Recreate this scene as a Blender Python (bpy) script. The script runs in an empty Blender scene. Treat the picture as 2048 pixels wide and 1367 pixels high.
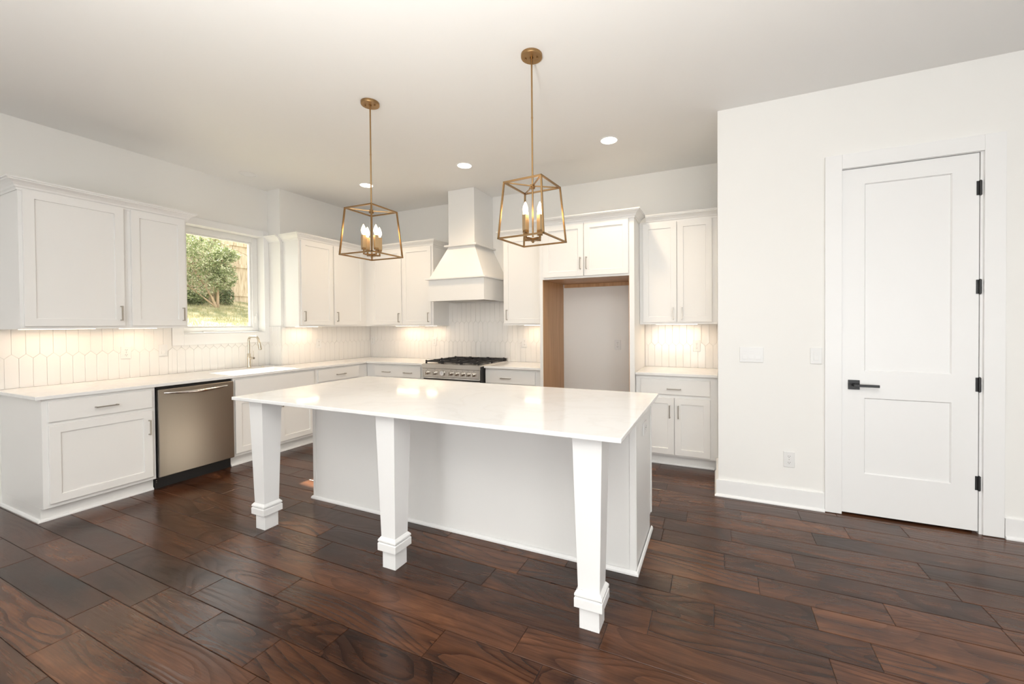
import bpy, bmesh, math, random
from math import sin, cos, pi, radians
from mathutils import Vector, Matrix, noise
random.seed(7)
sc = bpy.context.scene
col = sc.collection

# ------------------------------------------------------------------ camera
cam_data = bpy.data.cameras.new('camera')
cam = bpy.data.objects.new('camera', cam_data)
col.objects.link(cam)
cam_data.sensor_width = 36.0
cam_data.lens = 36.0 * 812.6 / 2048
cam_data.shift_x = -48.2 / 2048
cam_data.shift_y = -25.87 / 2048
cam_data.clip_start = 0.05
YAW, PITCH, ROLL = 0.416999, 0.0116547, -0.0072768
cam.matrix_world = (Matrix.Translation((0, 0, 1.40)) @ Matrix.Rotation(YAW, 4, 'Z') @
                    Matrix.Rotation(pi / 2 - PITCH, 4, 'X') @ Matrix.Rotation(ROLL, 4, 'Z'))
sc.camera = cam

# ------------------------------------------------------------------ colour management
sc.view_settings.view_transform = 'Standard'
sc.view_settings.look = 'None'
sc.view_settings.exposure = 0.09
sc.view_settings.gamma = 1.0
sc.view_settings.use_curve_mapping = False

# ------------------------------------------------------------------ world, sun, daylight
W = bpy.data.worlds.new('world')
sc.world = W
W.use_nodes = True
bg = W.node_tree.nodes['Background']
bg.inputs['Color'].default_value = (1.0, 0.99, 0.965, 1)
bg.inputs['Strength'].default_value = 2.4

def lamp(name, kind, loc, rot, energy, color, **kw):
    d = bpy.data.lights.new(name, kind)
    d.energy = energy
    d.color = color
    for k, v in kw.items():
        setattr(d, k, v)
    o = bpy.data.objects.new(name, d)
    o.location = loc
    o.rotation_euler = rot
    col.objects.link(o)
    return o

# sun through the sink window (from -x, 43 degrees high)
SUN_E = radians(43)
lamp('sun', 'SUN', (-10, 3, 8), (0, -(pi / 2 - SUN_E), radians(-2.5)), 23.0, (1.0, 0.93, 0.82), angle=radians(0.6))
# daylight entering through the three tall windows in the wall behind the camera
REAR_Y = -3.4
WIN_REAR = [(-1.9, -0.5), (0.2, 1.8), (2.5, 4.1)]
for (a, b), e in zip(WIN_REAR, (3, 4.5, 5)):
    # upward lamp added outside each window to brighten the ceiling, like ground bounce
    lamp('ceiling_fill_rear', 'AREA', ((a + b) / 2, REAR_Y - 0.28, 0.75), (radians(135), 0, 0), e * 8.0, (0.93, 0.975, 1.0),
         shape='RECTANGLE', size=b - a, size_y=1.3)
    lamp('daylight_rear', 'AREA', ((a + b) / 2, REAR_Y - 0.3, 1.55), (radians(94), 0, 0), e, (0.93, 0.97, 1.0),
         shape='RECTANGLE', size=b - a, size_y=2.3)

# unseen spot added behind the camera, standing in for flash bounced off the ceiling
lamp('bounce_light', 'SPOT', (-0.35, -0.9, 0.9), (radians(180), 0, 0), 1080, (1.0, 0.99, 0.955), spot_size=radians(150), spot_blend=1.0, shadow_soft_size=0.25)

# ------------------------------------------------------------------ measured layout (metres)
XL, XB, YBUMP, YB, ZC = -5.175, -4.942, 3.335, 4.761, 3.103
XF, XCF, XU, XU2 = -4.396, -4.37, -4.664, -4.657
YF, YCB, YU, YFR = 4.165, 4.128, 4.413, 4.11
RX, RY = 0.014, 3.605
CT = 0.914

# ------------------------------------------------------------------ materials
def new_mat(name):
    m = bpy.data.materials.new(name)
    m.use_nodes = True
    nt = m.node_tree
    return m, nt, nt.nodes['Principled BSDF']

def paint(name, colr, rough, bump=0.0, bscale=300, spec=0.5, var=0.0):
    m, nt, b = new_mat(name)
    b.inputs['Base Color'].default_value = (*colr, 1)
    b.inputs['Roughness'].default_value = rough
    b.inputs['Specular IOR Level'].default_value = spec
    tc = nt.nodes.new('ShaderNodeTexCoord')
    n = nt.nodes.new('ShaderNodeTexNoise')
    n.inputs['Scale'].default_value = bscale
    n.inputs['Detail'].default_value = 3
    nt.links.new(tc.outputs['Object'], n.inputs['Vector'])
    if bump:
        bu = nt.nodes.new('ShaderNodeBump')
        bu.inputs['Strength'].default_value = bump
        bu.inputs['Distance'].default_value = 0.001
        nt.links.new(n.outputs['Fac'], bu.inputs['Height'])
        nt.links.new(bu.outputs['Normal'], b.inputs['Normal'])
    if var:
        n2 = nt.nodes.new('ShaderNodeTexNoise')
        n2.inputs['Scale'].default_value = 2.5
        nt.links.new(tc.outputs['Object'], n2.inputs['Vector'])
        mx = nt.nodes.new('ShaderNodeMix')
        mx.data_type = 'RGBA'
        mx.inputs[6].default_value = (*[c * (1 - var) for c in colr], 1)
        mx.inputs[7].default_value = (*[min(1, c * (1 + var)) for c in colr], 1)
        nt.links.new(n2.outputs['Fac'], mx.inputs[0])
        nt.links.new(mx.outputs[2], b.inputs['Base Color'])
    return m

def metal(name, colr, rough, brushed=None):
    m, nt, b = new_mat(name)
    b.inputs['Base Color'].default_value = (*colr, 1)
    b.inputs['Metallic'].default_value = 1.0
    b.inputs['Roughness'].default_value = rough
    tc = nt.nodes.new('ShaderNodeTexCoord')
    mp = nt.nodes.new('ShaderNodeMapping')
    mp.inputs['Scale'].default_value = brushed or (60, 60, 60)
    n = nt.nodes.new('ShaderNodeTexNoise')
    n.inputs['Scale'].default_value = 1.0
    n.inputs['Detail'].default_value = 4
    nt.links.new(tc.outputs['Object'], mp.inputs['Vector'])
    nt.links.new(mp.outputs['Vector'], n.inputs['Vector'])
    mr = nt.nodes.new('ShaderNodeMapRange')
    mr.inputs['To Min'].default_value = max(0.02, rough - 0.03)
    mr.inputs['To Max'].default_value = rough + 0.03
    nt.links.new(n.outputs['Fac'], mr.inputs['Value'])
    nt.links.new(mr.outputs['Result'], b.inputs['Roughness'])
    if brushed:
        bu = nt.nodes.new('ShaderNodeBump')
        bu.inputs['Strength'].default_value = 0.01
        bu.inputs['Distance'].default_value = 0.0001
        nt.links.new(n.outputs['Fac'], bu.inputs['Height'])
        nt.links.new(bu.outputs['Normal'], b.inputs['Normal'])
    return m

def anisotropic(m, a=0.75, rot=0.25):
    nt = m.node_tree
    b = nt.nodes['Principled BSDF']
    b.inputs['Anisotropic'].default_value = a
    b.inputs['Anisotropic Rotation'].default_value = rot
    tg = nt.nodes.new('ShaderNodeTangent')
    tg.direction_type = 'RADIAL'
    tg.axis = 'Z'
    nt.links.new(tg.outputs[0], b.inputs['Tangent'])

def emis(name, colr, strength):
    m = bpy.data.materials.new(name)
    m.use_nodes = True
    nt = m.node_tree
    nt.nodes.clear()
    e = nt.nodes.new('ShaderNodeEmission')
    e.inputs['Color'].default_value = (*colr, 1)
    e.inputs['Strength'].default_value = strength
    o = nt.nodes.new('ShaderNodeOutputMaterial')
    nt.links.new(e.outputs[0], o.inputs[0])
    return m

M = {}
M['wall'] = paint('wall_paint', (0.87, 0.862, 0.835), 0.55, bump=0.15, bscale=350)
M['ceiling'] = paint('ceiling_paint', (0.88, 0.875, 0.86), 0.7, bump=0.1, bscale=300)
M['trim'] = paint('trim_paint', (0.88, 0.88, 0.875), 0.32)
M['cab'] = paint('cabinet_paint', (0.87, 0.865, 0.85), 0.33)
M['tile'] = paint('tile_glaze', (0.85, 0.835, 0.81), 0.09, bump=0.12, bscale=14)
M['grout'] = paint('tile_grout', (0.83, 0.815, 0.79), 0.8)
M['plate'] = paint('plate_plastic', (0.80, 0.80, 0.79), 0.3)
M['slot'] = paint('slot_dark', (0.06, 0.06, 0.06), 0.5)
M['black'] = paint('black_metal', (0.012, 0.012, 0.013), 0.38)
M['iron'] = paint('cast_iron', (0.014, 0.014, 0.016), 0.55, bump=0.3, bscale=200)
M['rubber'] = paint('black_toe', (0.006, 0.006, 0.007), 0.45)
M['steel'] = metal('stainless_steel', (0.36, 0.325, 0.285), 0.34, brushed=(400, 400, 1.5))
M['steelb'] = metal('range_steel', (0.60, 0.57, 0.53), 0.24, brushed=(8, 8, 600))
anisotropic(M['steel'])
M['chrome'] = metal('polished_steel', (0.72, 0.70, 0.67), 0.12)
M['nickel'] = metal('brushed_nickel', (0.42, 0.39, 0.35), 0.3)
M['faucet'] = metal('faucet_nickel', (0.62, 0.57, 0.48), 0.2)
M['brass'] = metal('antique_brass', (0.36, 0.225, 0.105), 0.33)
M['sleeve'] = metal('brass_sleeve', (0.58, 0.43, 0.26), 0.5)
M['vinyl'] = paint('window_vinyl', (0.85, 0.85, 0.84), 0.35)
M['sink'] = paint('sink_composite', (0.82, 0.82, 0.80), 0.25)
M['bulb'] = emis('bulb_glow', (1.0, 0.70, 0.40), 18.0)
M['down'] = emis('downlight_glow', (1.0, 0.90, 0.74), 9.0)
M['led'] = emis('led_glow', (1.0, 0.80, 0.58), 7.0)
M['dial'] = paint('dial_white', (0.8, 0.8, 0.8), 0.3)

def quartz():
    m, nt, b = new_mat('quartz')
    tc = nt.nodes.new('ShaderNodeTexCoord')
    n = nt.nodes.new('ShaderNodeTexNoise')
    n.inputs['Scale'].default_value = 1.6
    n.inputs['Detail'].default_value = 8
    n.inputs['Distortion'].default_value = 1.6
    r = nt.nodes.new('ShaderNodeValToRGB')
    r.color_ramp.elements[0].position = 0.46
    r.color_ramp.elements[0].color = (0.88, 0.885, 0.885, 1)
    r.color_ramp.elements[1].position = 0.54
    r.color_ramp.elements[1].color = (0.88, 0.885, 0.885, 1)
    e = r.color_ramp.elements.new(0.5)
    e.color = (0.85, 0.85, 0.845, 1)
    nt.links.new(tc.outputs['Object'], n.inputs['Vector'])
    nt.links.new(n.outputs['Fac'], r.inputs['Fac'])
    nt.links.new(r.outputs['Color'], b.inputs['Base Color'])
    b.inputs['Roughness'].default_value = 0.09
    return m
M['quartz'] = quartz()

def wood_panel():
    m, nt, b = new_mat('maple_panel')
    tc = nt.nodes.new('ShaderNodeTexCoord')
    mp = nt.nodes.new('ShaderNodeMapping')
    mp.inputs['Scale'].default_value = (18, 18, 0.9)
    n = nt.nodes.new('ShaderNodeTexNoise')
    n.inputs['Scale'].default_value = 2.0
    n.inputs['Detail'].default_value = 5
    n.inputs['Distortion'].default_value = 0.4
    r = nt.nodes.new('ShaderNodeValToRGB')
    r.color_ramp.elements[0].color = (0.50, 0.28, 0.13, 1)
    r.color_ramp.elements[0].position = 0.3
    r.color_ramp.elements[1].color = (0.62, 0.37, 0.19, 1)
    r.color_ramp.elements[1].position = 0.7
    nt.links.new(tc.outputs['Object'], mp.inputs['Vector'])
    nt.links.new(mp.outputs['Vector'], n.inputs['Vector'])
    nt.links.new(n.outputs['Fac'], r.inputs['Fac'])
    nt.links.new(r.outputs['Color'], b.inputs['Base Color'])
    b.inputs['Roughness'].default_value = 0.4
    return m
M['maple'] = wood_panel()

def floor_mat():
    m, nt, b = new_mat('walnut_planks')
    N = nt.nodes.new
    L = nt.links.new
    uv = N('ShaderNodeUVMap')
    uv.uv_map = 'UVMap'
    at = N('ShaderNodeAttribute')
    at.attribute_name = 'plank'
    sep = N('ShaderNodeSeparateColor')
    L(at.outputs['Color'], sep.inputs[0])
    suv = N('ShaderNodeSeparateXYZ')
    L(uv.outputs['UV'], suv.inputs[0])

    def math_(op, a, b_=None, c=None):
        n = N('ShaderNodeMath')
        n.operation = op
        for i, v in enumerate((a, b_, c)):
            if v is None:
                continue
            if isinstance(v, (int, float)):
                n.inputs[i].default_value = v
            else:
                L(v, n.inputs[i])
        return n.outputs[0]
    seed = math_('MULTIPLY', sep.outputs['Blue'], 37.0)

    def vec(sx, sy):
        c = N('ShaderNodeCombineXYZ')
        L(math_('MULTIPLY', suv.outputs['X'], sx), c.inputs[0])
        L(math_('MULTIPLY', suv.outputs['Y'], sy), c.inputs[1])
        L(seed, c.inputs[2])
        return c.outputs[0]

    def noise_(v, scale, detail=4, dist=0.0, rough=0.55):
        n = N('ShaderNodeTexNoise')
        n.inputs['Scale'].default_value = scale
        n.inputs['Detail'].default_value = detail
        n.inputs['Distortion'].default_value = dist
        n.inputs['Roughness'].default_value = rough
        L(v, n.inputs['Vector'])
        return n.outputs['Fac']
    # growth-ring figure: contour lines of a stretched smooth noise
    base = noise_(vec(1.0, 4.6), 1.0, 0.8, 0.2, 0.3)
    wob = noise_(vec(16, 48), 1.0, 2)
    rr = math_('ADD', math_('MULTIPLY', base, 14.0), math_('MULTIPLY', wob, 0.16))
    ring = math_('FRACT', rr)                                                 # sawtooth: soft on one side, sharp on the other
    ringr = N('ShaderNodeMapRange')
    ringr.inputs['From Min'].default_value = 0.0
    ringr.inputs['From Max'].default_value = 0.42
    L(ring, ringr.inputs['Value'])
    ringv = ringr.outputs['Result']                                           # 0 on the line
    fibre = noise_(vec(5, 150), 1.0, 4, 0.1, 0.6)
    patch = noise_(vec(1.6, 7.0), 1.0, 4, 0.6, 0.6)
    t = math_('ADD', math_('MULTIPLY', patch, 1.0), math_('MULTIPLY', fibre, 0.42))
    t = math_('ADD', t, math_('MULTIPLY', sep.outputs['Red'], 0.32))
    t = math_('SUBTRACT', t, 0.355)
    ramp = N('ShaderNodeValToRGB')
    e = ramp.color_ramp.elements
    e[0].position = 0.14
    e[0].color = (0.014, 0.0062, 0.0038, 1)
    e[1].position = 0.92
    e[1].color = (0.185, 0.074, 0.031, 1)
    k = e.new(0.42)
    k.color = (0.050, 0.0195, 0.0098, 1)
    k = e.new(0.66)
    k.color = (0.102, 0.039, 0.0170, 1)
    L(t, ramp.inputs['Fac'])
    mx = N('ShaderNodeMix')
    mx.data_type = 'RGBA'
    mx.blend_type = 'MULTIPLY'
    L(ramp.outputs['Color'], mx.inputs[6])
    mx.inputs[7].default_value = (0.22, 0.17, 0.15, 1)
    inv = math_('MULTIPLY', math_('SUBTRACT', 1.0, ringv), math_('ADD', 0.25, math_('MULTIPLY', sep.outputs['Green'], 0.65)))
    L(inv, mx.inputs[0])
    L(mx.outputs[2], b.inputs['Base Color'])
    rg = math_('ADD', 0.15, math_('MULTIPLY', fibre, 0.16))
    L(rg, b.inputs['Roughness'])
    b.inputs['Specular IOR Level'].default_value = 0.40
    h = math_('ADD', math_('MULTIPLY', ringv, 0.9), math_('MULTIPLY', fibre, 0.35))
    h = math_('ADD', h, math_('MULTIPLY', noise_(vec(5, 14), 1.0, 2), 1.3))
    bu = N('ShaderNodeBump')
    bu.inputs['Strength'].default_value = 0.55
    bu.inputs['Distance'].default_value = 0.0012
    L(h, bu.inputs['Height'])
    L(bu.outputs['Normal'], b.inputs['Normal'])
    return m
M['floor'] = floor_mat()
M['seam'] = paint('plank_gap', (0.02, 0.012, 0.01), 0.8)

def glass_mat():
    m = bpy.data.materials.new('window_glass')
    m.use_nodes = True
    nt = m.node_tree
    nt.nodes.clear()
    tr = nt.nodes.new('ShaderNodeBsdfTransparent')
    tr.inputs['Color'].default_value = (0.97, 0.98, 0.97, 1)
    gl = nt.nodes.new('ShaderNodeBsdfGlossy')
    gl.inputs['Roughness'].default_value = 0.01
    fr = nt.nodes.new('ShaderNodeFresnel')
    fr.inputs['IOR'].default_value = 1.25
    mix = nt.nodes.new('ShaderNodeMixShader')
    o = nt.nodes.new('ShaderNodeOutputMaterial')
    nt.links.new(fr.outputs[0], mix.inputs[0])
    nt.links.new(tr.outputs[0], mix.inputs[1])
    nt.links.new(gl.outputs[0], mix.inputs[2])
    nt.links.new(mix.outputs[0], o.inputs[0])
    return m
M['glass'] = glass_mat()

def noisy(name, stops, scale, rough=0.9, stretch=(1, 1, 1), translucent=0.0, detail=5):
    m, nt, b = new_mat(name)
    tc = nt.nodes.new('ShaderNodeTexCoord')
    mp = nt.nodes.new('ShaderNodeMapping')
    mp.inputs['Scale'].default_value = stretch
    n = nt.nodes.new('ShaderNodeTexNoise')
    n.inputs['Scale'].default_value = scale
    n.inputs['Detail'].default_value = detail
    r = nt.nodes.new('ShaderNodeValToRGB')
    els = r.color_ramp.elements
    els[0].position, els[0].color = stops[0][0], (*stops[0][1], 1)
    els[1].position, els[1].color = stops[-1][0], (*stops[-1][1], 1)
    for p_, c_ in stops[1:-1]:
        k = els.new(p_)
        k.color = (*c_, 1)
    nt.links.new(tc.outputs['Object'], mp.inputs['Vector'])
    nt.links.new(mp.outputs['Vector'], n.inputs['Vector'])
    nt.links.new(n.outputs['Fac'], r.inputs['Fac'])
    nt.links.new(r.outputs['Color'], b.inputs['Base Color'])
    b.inputs['Roughness'].default_value = rough
    if translucent:
        t = nt.nodes.new('ShaderNodeBsdfTranslucent')
        nt.links.new(r.outputs['Color'], t.inputs['Color'])
        mix = nt.nodes.new('ShaderNodeMixShader')
        mix.inputs[0].default_value = translucent
        nt.links.new(b.outputs[0], mix.inputs[1])
        nt.links.new(t.outputs[0], mix.inputs[2])
        nt.links.new(mix.outputs[0], nt.nodes['Material Output'].inputs[0])
    return m
M['lawn'] = noisy('lawn_ground', [(0.3, (0.19, 0.20, 0.09)), (0.48, (0.34, 0.33, 0.19)), (0.62, (0.55, 0.47, 0.29)), (0.8, (0.62, 0.55, 0.38))], 2.2, stretch=(1, 2, 1), detail=9)
M['blade'] = noisy('grass_blade', [(0.3, (0.24, 0.27, 0.12)), (0.7, (0.50, 0.44, 0.27))], 3.0, translucent=0.35)
M['leaf'] = noisy('leaf', [(0.30, (0.05, 0.08, 0.03)), (0.50, (0.26, 0.31, 0.14)), (0.68, (0.75, 0.75, 0.58))], 9.0, rough=0.5, translucent=0.3)
M['darkleaf'] = noisy('dark_leaf', [(0.3, (0.06, 0.09, 0.04)), (0.7, (0.26, 0.30, 0.15))], 6.0, rough=0.5, translucent=0.2)
M['bark'] = noisy('bark', [(0.3, (0.22, 0.15, 0.09)), (0.7, (0.45, 0.34, 0.23))], 12, stretch=(1, 1, 0.3))
M['fence'] = noisy('fence_wood', [(0.25, (0.30, 0.22, 0.14)), (0.5, (0.52, 0.42, 0.30)), (0.75, (0.66, 0.57, 0.44))], 5, stretch=(1, 7, 0.7), detail=8)
M['post'] = noisy('green_post', [(0.3, (0.20, 0.20, 0.09)), (0.7, (0.38, 0.36, 0.20))], 8, stretch=(1, 1, 0.3))

# ------------------------------------------------------------------ mesh helpers
class MB:
    def __init__(s):
        s.v, s.f = [], []

    def add(s, verts, faces):
        o = len(s.v)
        s.v += [tuple(v) for v in verts]
        s.f += [tuple(i + o for i in f) for f in faces]
        return s

    def box(s, x0, x1, y0, y1, z0, z1):
        return s.prism([(x0, y0), (x1, y0), (x1, y1), (x0, y1)], z0, z1)

    def prism(s, poly, z0, z1, top=None):
        n = len(poly)
        top = top or poly
        vs = [(x, y, z0) for x, y in poly] + [(x, y, z1) for x, y in top]
        fs = [tuple(range(n))[::-1], tuple(range(n, 2 * n))] + [(i, (i + 1) % n, n + (i + 1) % n, n + i) for i in range(n)]
        return s.add(vs, fs)

    def frustum(s, b, zb, t, zt):     # b,t = x0,x1,y0,y1
        B = [(b[0], b[2]), (b[1], b[2]), (b[1], b[3]), (b[0], b[3])]
        T = [(t[0], t[2]), (t[1], t[2]), (t[1], t[3]), (t[0], t[3])]
        return s.prism(B, zb, zt, T)

    def tube(s, path, r, seg=12, cap=True, square=False, twist=0.0):
        """swept tube; r number or list"""
        P = [Vector(p) for p in path]
        n = len(P)
        rs = r if isinstance(r, (list, tuple)) else [r] * n
        if square:
            seg = 4
        vs = []
        up = None
        for i, p in enumerate(P):
            d = (P[min(i + 1, n - 1)] - P[max(i - 1, 0)]).normalized()
            if up is None:
                up = Vector((0, 0, 1)) if abs(d.z) < 0.9 else Vector((1, 0, 0))
            a = d.cross(up).normalized()
            b = a.cross(d).normalized()
            up = b
            k = 1.0
            for j in range(seg):
                an = 2 * pi * j / seg + (pi / 4 if square else 0) + twist
                rr = rs[i] * (math.sqrt(2) if square else 1)
                vs.append(p + (a * cos(an) + b * sin(an)) * rr * k)
        fs = [(i * seg + j, i * seg + (j + 1) % seg, (i + 1) * seg + (j + 1) % seg, (i + 1) * seg + j) for i in range(n - 1) for j in range(seg)]
        if cap:
            fs += [tuple(range(seg))[::-1], tuple(range((n - 1) * seg, n * seg))]
        return s.add(vs, fs)

    def lathe(s, prof, c=(0, 0, 0), seg=24, axis='z'):
        """prof: (r, h) from bottom up"""
        vs = []
        for r, h in prof:
            for j in range(seg):
                a = 2 * pi * j / seg
                x, y = r * cos(a), r * sin(a)
                v = (x, y, h) if axis == 'z' else ((x, -h, y) if axis == '-y' else (h, x, y))
                vs.append((v[0] + c[0], v[1] + c[1], v[2] + c[2]))
        n = len(prof)
        fs = [(i * seg + j, i * seg + (j + 1) % seg, (i + 1) * seg + (j + 1) % seg, (i + 1) * seg + j) for i in range(n - 1) for j in range(seg)]
        fs += [tuple(range(seg))[::-1], tuple(range((n - 1) * seg, n * seg))]
        return s.add(vs, fs)

    def sweep(s, path, prof, closed=False):
        """mitred moulding along a plan path; prof = (out, z) polygon; 'out' is to the right of travel"""
        n = len(path)
        P = [Vector((p[0], p[1])) for p in path]
        ring = []
        for i in range(n):
            d0 = (P[i] - P[i - 1]).normalized() if (i > 0 or closed) else None
            d1 = (P[(i + 1) % n] - P[i]).normalized() if (i < n - 1 or closed) else None
            n0 = Vector((d0.y, -d0.x)) if d0 else None
            n1 = Vector((d1.y, -d1.x)) if d1 else None
            if n0 is None:
                m = n1
            elif n1 is None:
                m = n0
            else:
                m = (n0 + n1)
                m = m / max(1e-6, m.dot(n0))
            ring.append([(P[i].x + m.x * o, P[i].y + m.y * o, z) for o, z in prof])
        k = len(prof)
        vs = [v for r_ in ring for v in r_]
        fs = []
        for i in range(n if closed else n - 1):
            a, b = i * k, ((i + 1) % n) * k
            for j in range(k):
                fs.append((a + j, b + j, b + (j + 1) % k, a + (j + 1) % k))
        if not closed:
            fs += [tuple(range(k)), tuple(range((n - 1) * k, n * k))[::-1]]
        return s.add(vs, fs)

    def slab(s, xs, ys, inc, z0, z1):
        """clean slab from a grid of cells (for L shapes and cutouts)"""
        idx = {}

        def V(i, j, k):
            key = (i, j, k)
            if key not in idx:
                idx[key] = len(s.v)
                s.v.append((xs[i], ys[j], z1 if k else z0))
            return idx[key]
        I = lambda i, j: 0 <= i < len(xs) - 1 and 0 <= j < len(ys) - 1 and inc((xs[i] + xs[i + 1]) / 2, (ys[j] + ys[j + 1]) / 2)
        for i in range(len(xs) - 1):
            for j in range(len(ys) - 1):
                if not I(i, j):
                    continue
                s.f.append((V(i, j, 1), V(i + 1, j, 1), V(i + 1, j + 1, 1), V(i, j + 1, 1)))
                s.f.append((V(i, j, 0), V(i, j + 1, 0), V(i + 1, j + 1, 0), V(i + 1, j, 0)))
                if not I(i - 1, j):
                    s.f.append((V(i, j, 0), V(i, j, 1), V(i, j + 1, 1), V(i, j + 1, 0)))
                if not I(i + 1, j):
                    s.f.append((V(i + 1, j, 0), V(i + 1, j + 1, 0), V(i + 1, j + 1, 1), V(i + 1, j, 1)))
                if not I(i, j - 1):
                    s.f.append((V(i, j, 0), V(i + 1, j, 0), V(i + 1, j, 1), V(i, j, 1)))
                if not I(i, j + 1):
                    s.f.append((V(i, j + 1, 0), V(i, j + 1, 1), V(i + 1, j + 1, 1), V(i + 1, j + 1, 0)))
        return s

    def panel(s, x0, x1, z0, z1, y0, y1, openings=(), rec=0.008, slope=0.0):
        """flat door facing -y with recessed fields. y0 front, y1 back"""
        xs = sorted({x0, x1, *[v for o in openings for v in o[:2]]})
        zs = sorted({z0, z1, *[v for o in openings for v in o[2:]]})
        inside = lambda x, z: any(o[0] < x < o[1] and o[2] < z < o[3] for o in openings)
        c = {}

        def V(x, y, z):
            k = (round(x, 5), round(y, 5), round(z, 5))
            if k not in c:
                c[k] = len(s.v)
                s.v.append((x, y, z))
            return c[k]
        for i in range(len(xs) - 1):
            for j in range(len(zs) - 1):
                a, b, p, q = xs[i], xs[i + 1], zs[j], zs[j + 1]
                if inside((a + b) / 2, (p + q) / 2):
                    continue
                s.f.append((V(a, y0, p), V(b, y0, p), V(b, y0, q), V(a, y0, q)))
        for (a, b, p, q) in openings:
            d = slope
            yi = y0 + rec
            O = [(a, p), (b, p), (b, q), (a, q)]
            I = [(a + d, p + d), (b - d, p + d), (b - d, q - d), (a + d, q - d)]
            for k in range(4):
                k2 = (k + 1) % 4
                s.f.append((V(O[k][0], y0, O[k][1]), V(O[k2][0], y0, O[k2][1]), V(I[k2][0], yi, I[k2][1]), V(I[k][0], yi, I[k][1])))
            s.f.append(tuple(V(x, yi, z) for x, z in I))
        # split outer border edges are fine: sides follow the grid
        for i in range(len(xs) - 1):
            a, b = xs[i], xs[i + 1]
            s.f.append((V(a, y0, z0), V(a, y1, z0), V(b, y1, z0), V(b, y0, z0)))
            s.f.append((V(a, y0, z1), V(b, y0, z1), V(b, y1, z1), V(a, y1, z1)))
        for j in range(len(zs) - 1):
            p, q = zs[j], zs[j + 1]
            s.f.append((V(x0, y0, p), V(x0, y0, q), V(x0, y1, q), V(x0, y1, p)))
            s.f.append((V(x1, y0, p), V(x1, y1, p), V(x1, y1, q), V(x1, y0, q)))
        bot = [V(x, y1, z0) for x in xs]
        right = [V(x1, y1, z) for z in zs[1:]]
        top = [V(x, y1, z1) for x in reversed(xs[:-1])]
        left = [V(x0, y1, z) for z in reversed(zs[1:-1])]
        s.f.append(tuple((bot + right + top + left)[::-1]))
        return s

    def xform(s, mat):
        s.v = [tuple(mat @ Vector(v)) for v in s.v]
        return s

    def build(s, name, mat, parent=None, bevel=0.0, seg=2, smooth=False, angle=35):
        me = bpy.data.meshes.new(name)
        me.from_pydata(s.v, [], s.f)
        me.validate()
        bm = bmesh.new()
        bm.from_mesh(me)
        bmesh.ops.recalc_face_normals(bm, faces=bm.faces)
        bm.to_mesh(me)
        bm.free()
        for m_ in (mat if isinstance(mat, (list, tuple)) else [mat]):
            me.materials.append(m_)
        o = bpy.data.objects.new(name, me)
        col.objects.link(o)
        if parent:
            o.parent = parent
        if bevel:
            b = o.modifiers.new('bevel', 'BEVEL')
            b.width = bevel
            b.segments = seg
            b.limit_method = 'ANGLE'
            b.angle_limit = radians(angle)
            b.harden_normals = False
        if smooth:
            for p in me.polygons:
                p.use_smooth = True
            try:
                me.set_sharp_from_angle(angle=radians(40))
            except Exception:
                pass
        return o

def thing(name, label, cat, loc=(0, 0, 0), rz=0.0, group=None):
    o = bpy.data.objects.new(name, None)
    o.empty_display_size = 0.1
    col.objects.link(o)
    o.location = loc
    o.rotation_euler = (0, 0, rz)
    o['label'] = label
    o['category'] = cat
    if group:
        o['group'] = group
    return o

def tag(o, label, cat, group=None, kind=None):
    o['label'] = label
    o['category'] = cat
    if group:
        o['group'] = group
    if kind:
        o['kind'] = kind
    return o

def struct(o, label=None, cat=None):
    o['kind'] = 'structure'
    if label:
        o['label'] = label
        o['category'] = cat
    return o

def dup(root, loc, rz, label, group=None):
    def cp(o, par):
        c = o.copy()
        col.objects.link(c)
        if par:
            c.parent = par
        for ch in list(kids[o.name]):
            cp(ch, c)
        return c
    kids = {}
    for o in list(bpy.data.objects):
        kids.setdefault(o.name, [])
        if o.parent:
            kids.setdefault(o.parent.name, []).append(o)
    r = cp(root, None)
    r.location = loc
    r.rotation_euler = (0, 0, rz)
    r['label'] = label
    if group:
        r['group'] = group
    return r

# ------------------------------------------------------------------ room shell
XE = 4.6
T = 0.2
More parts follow.
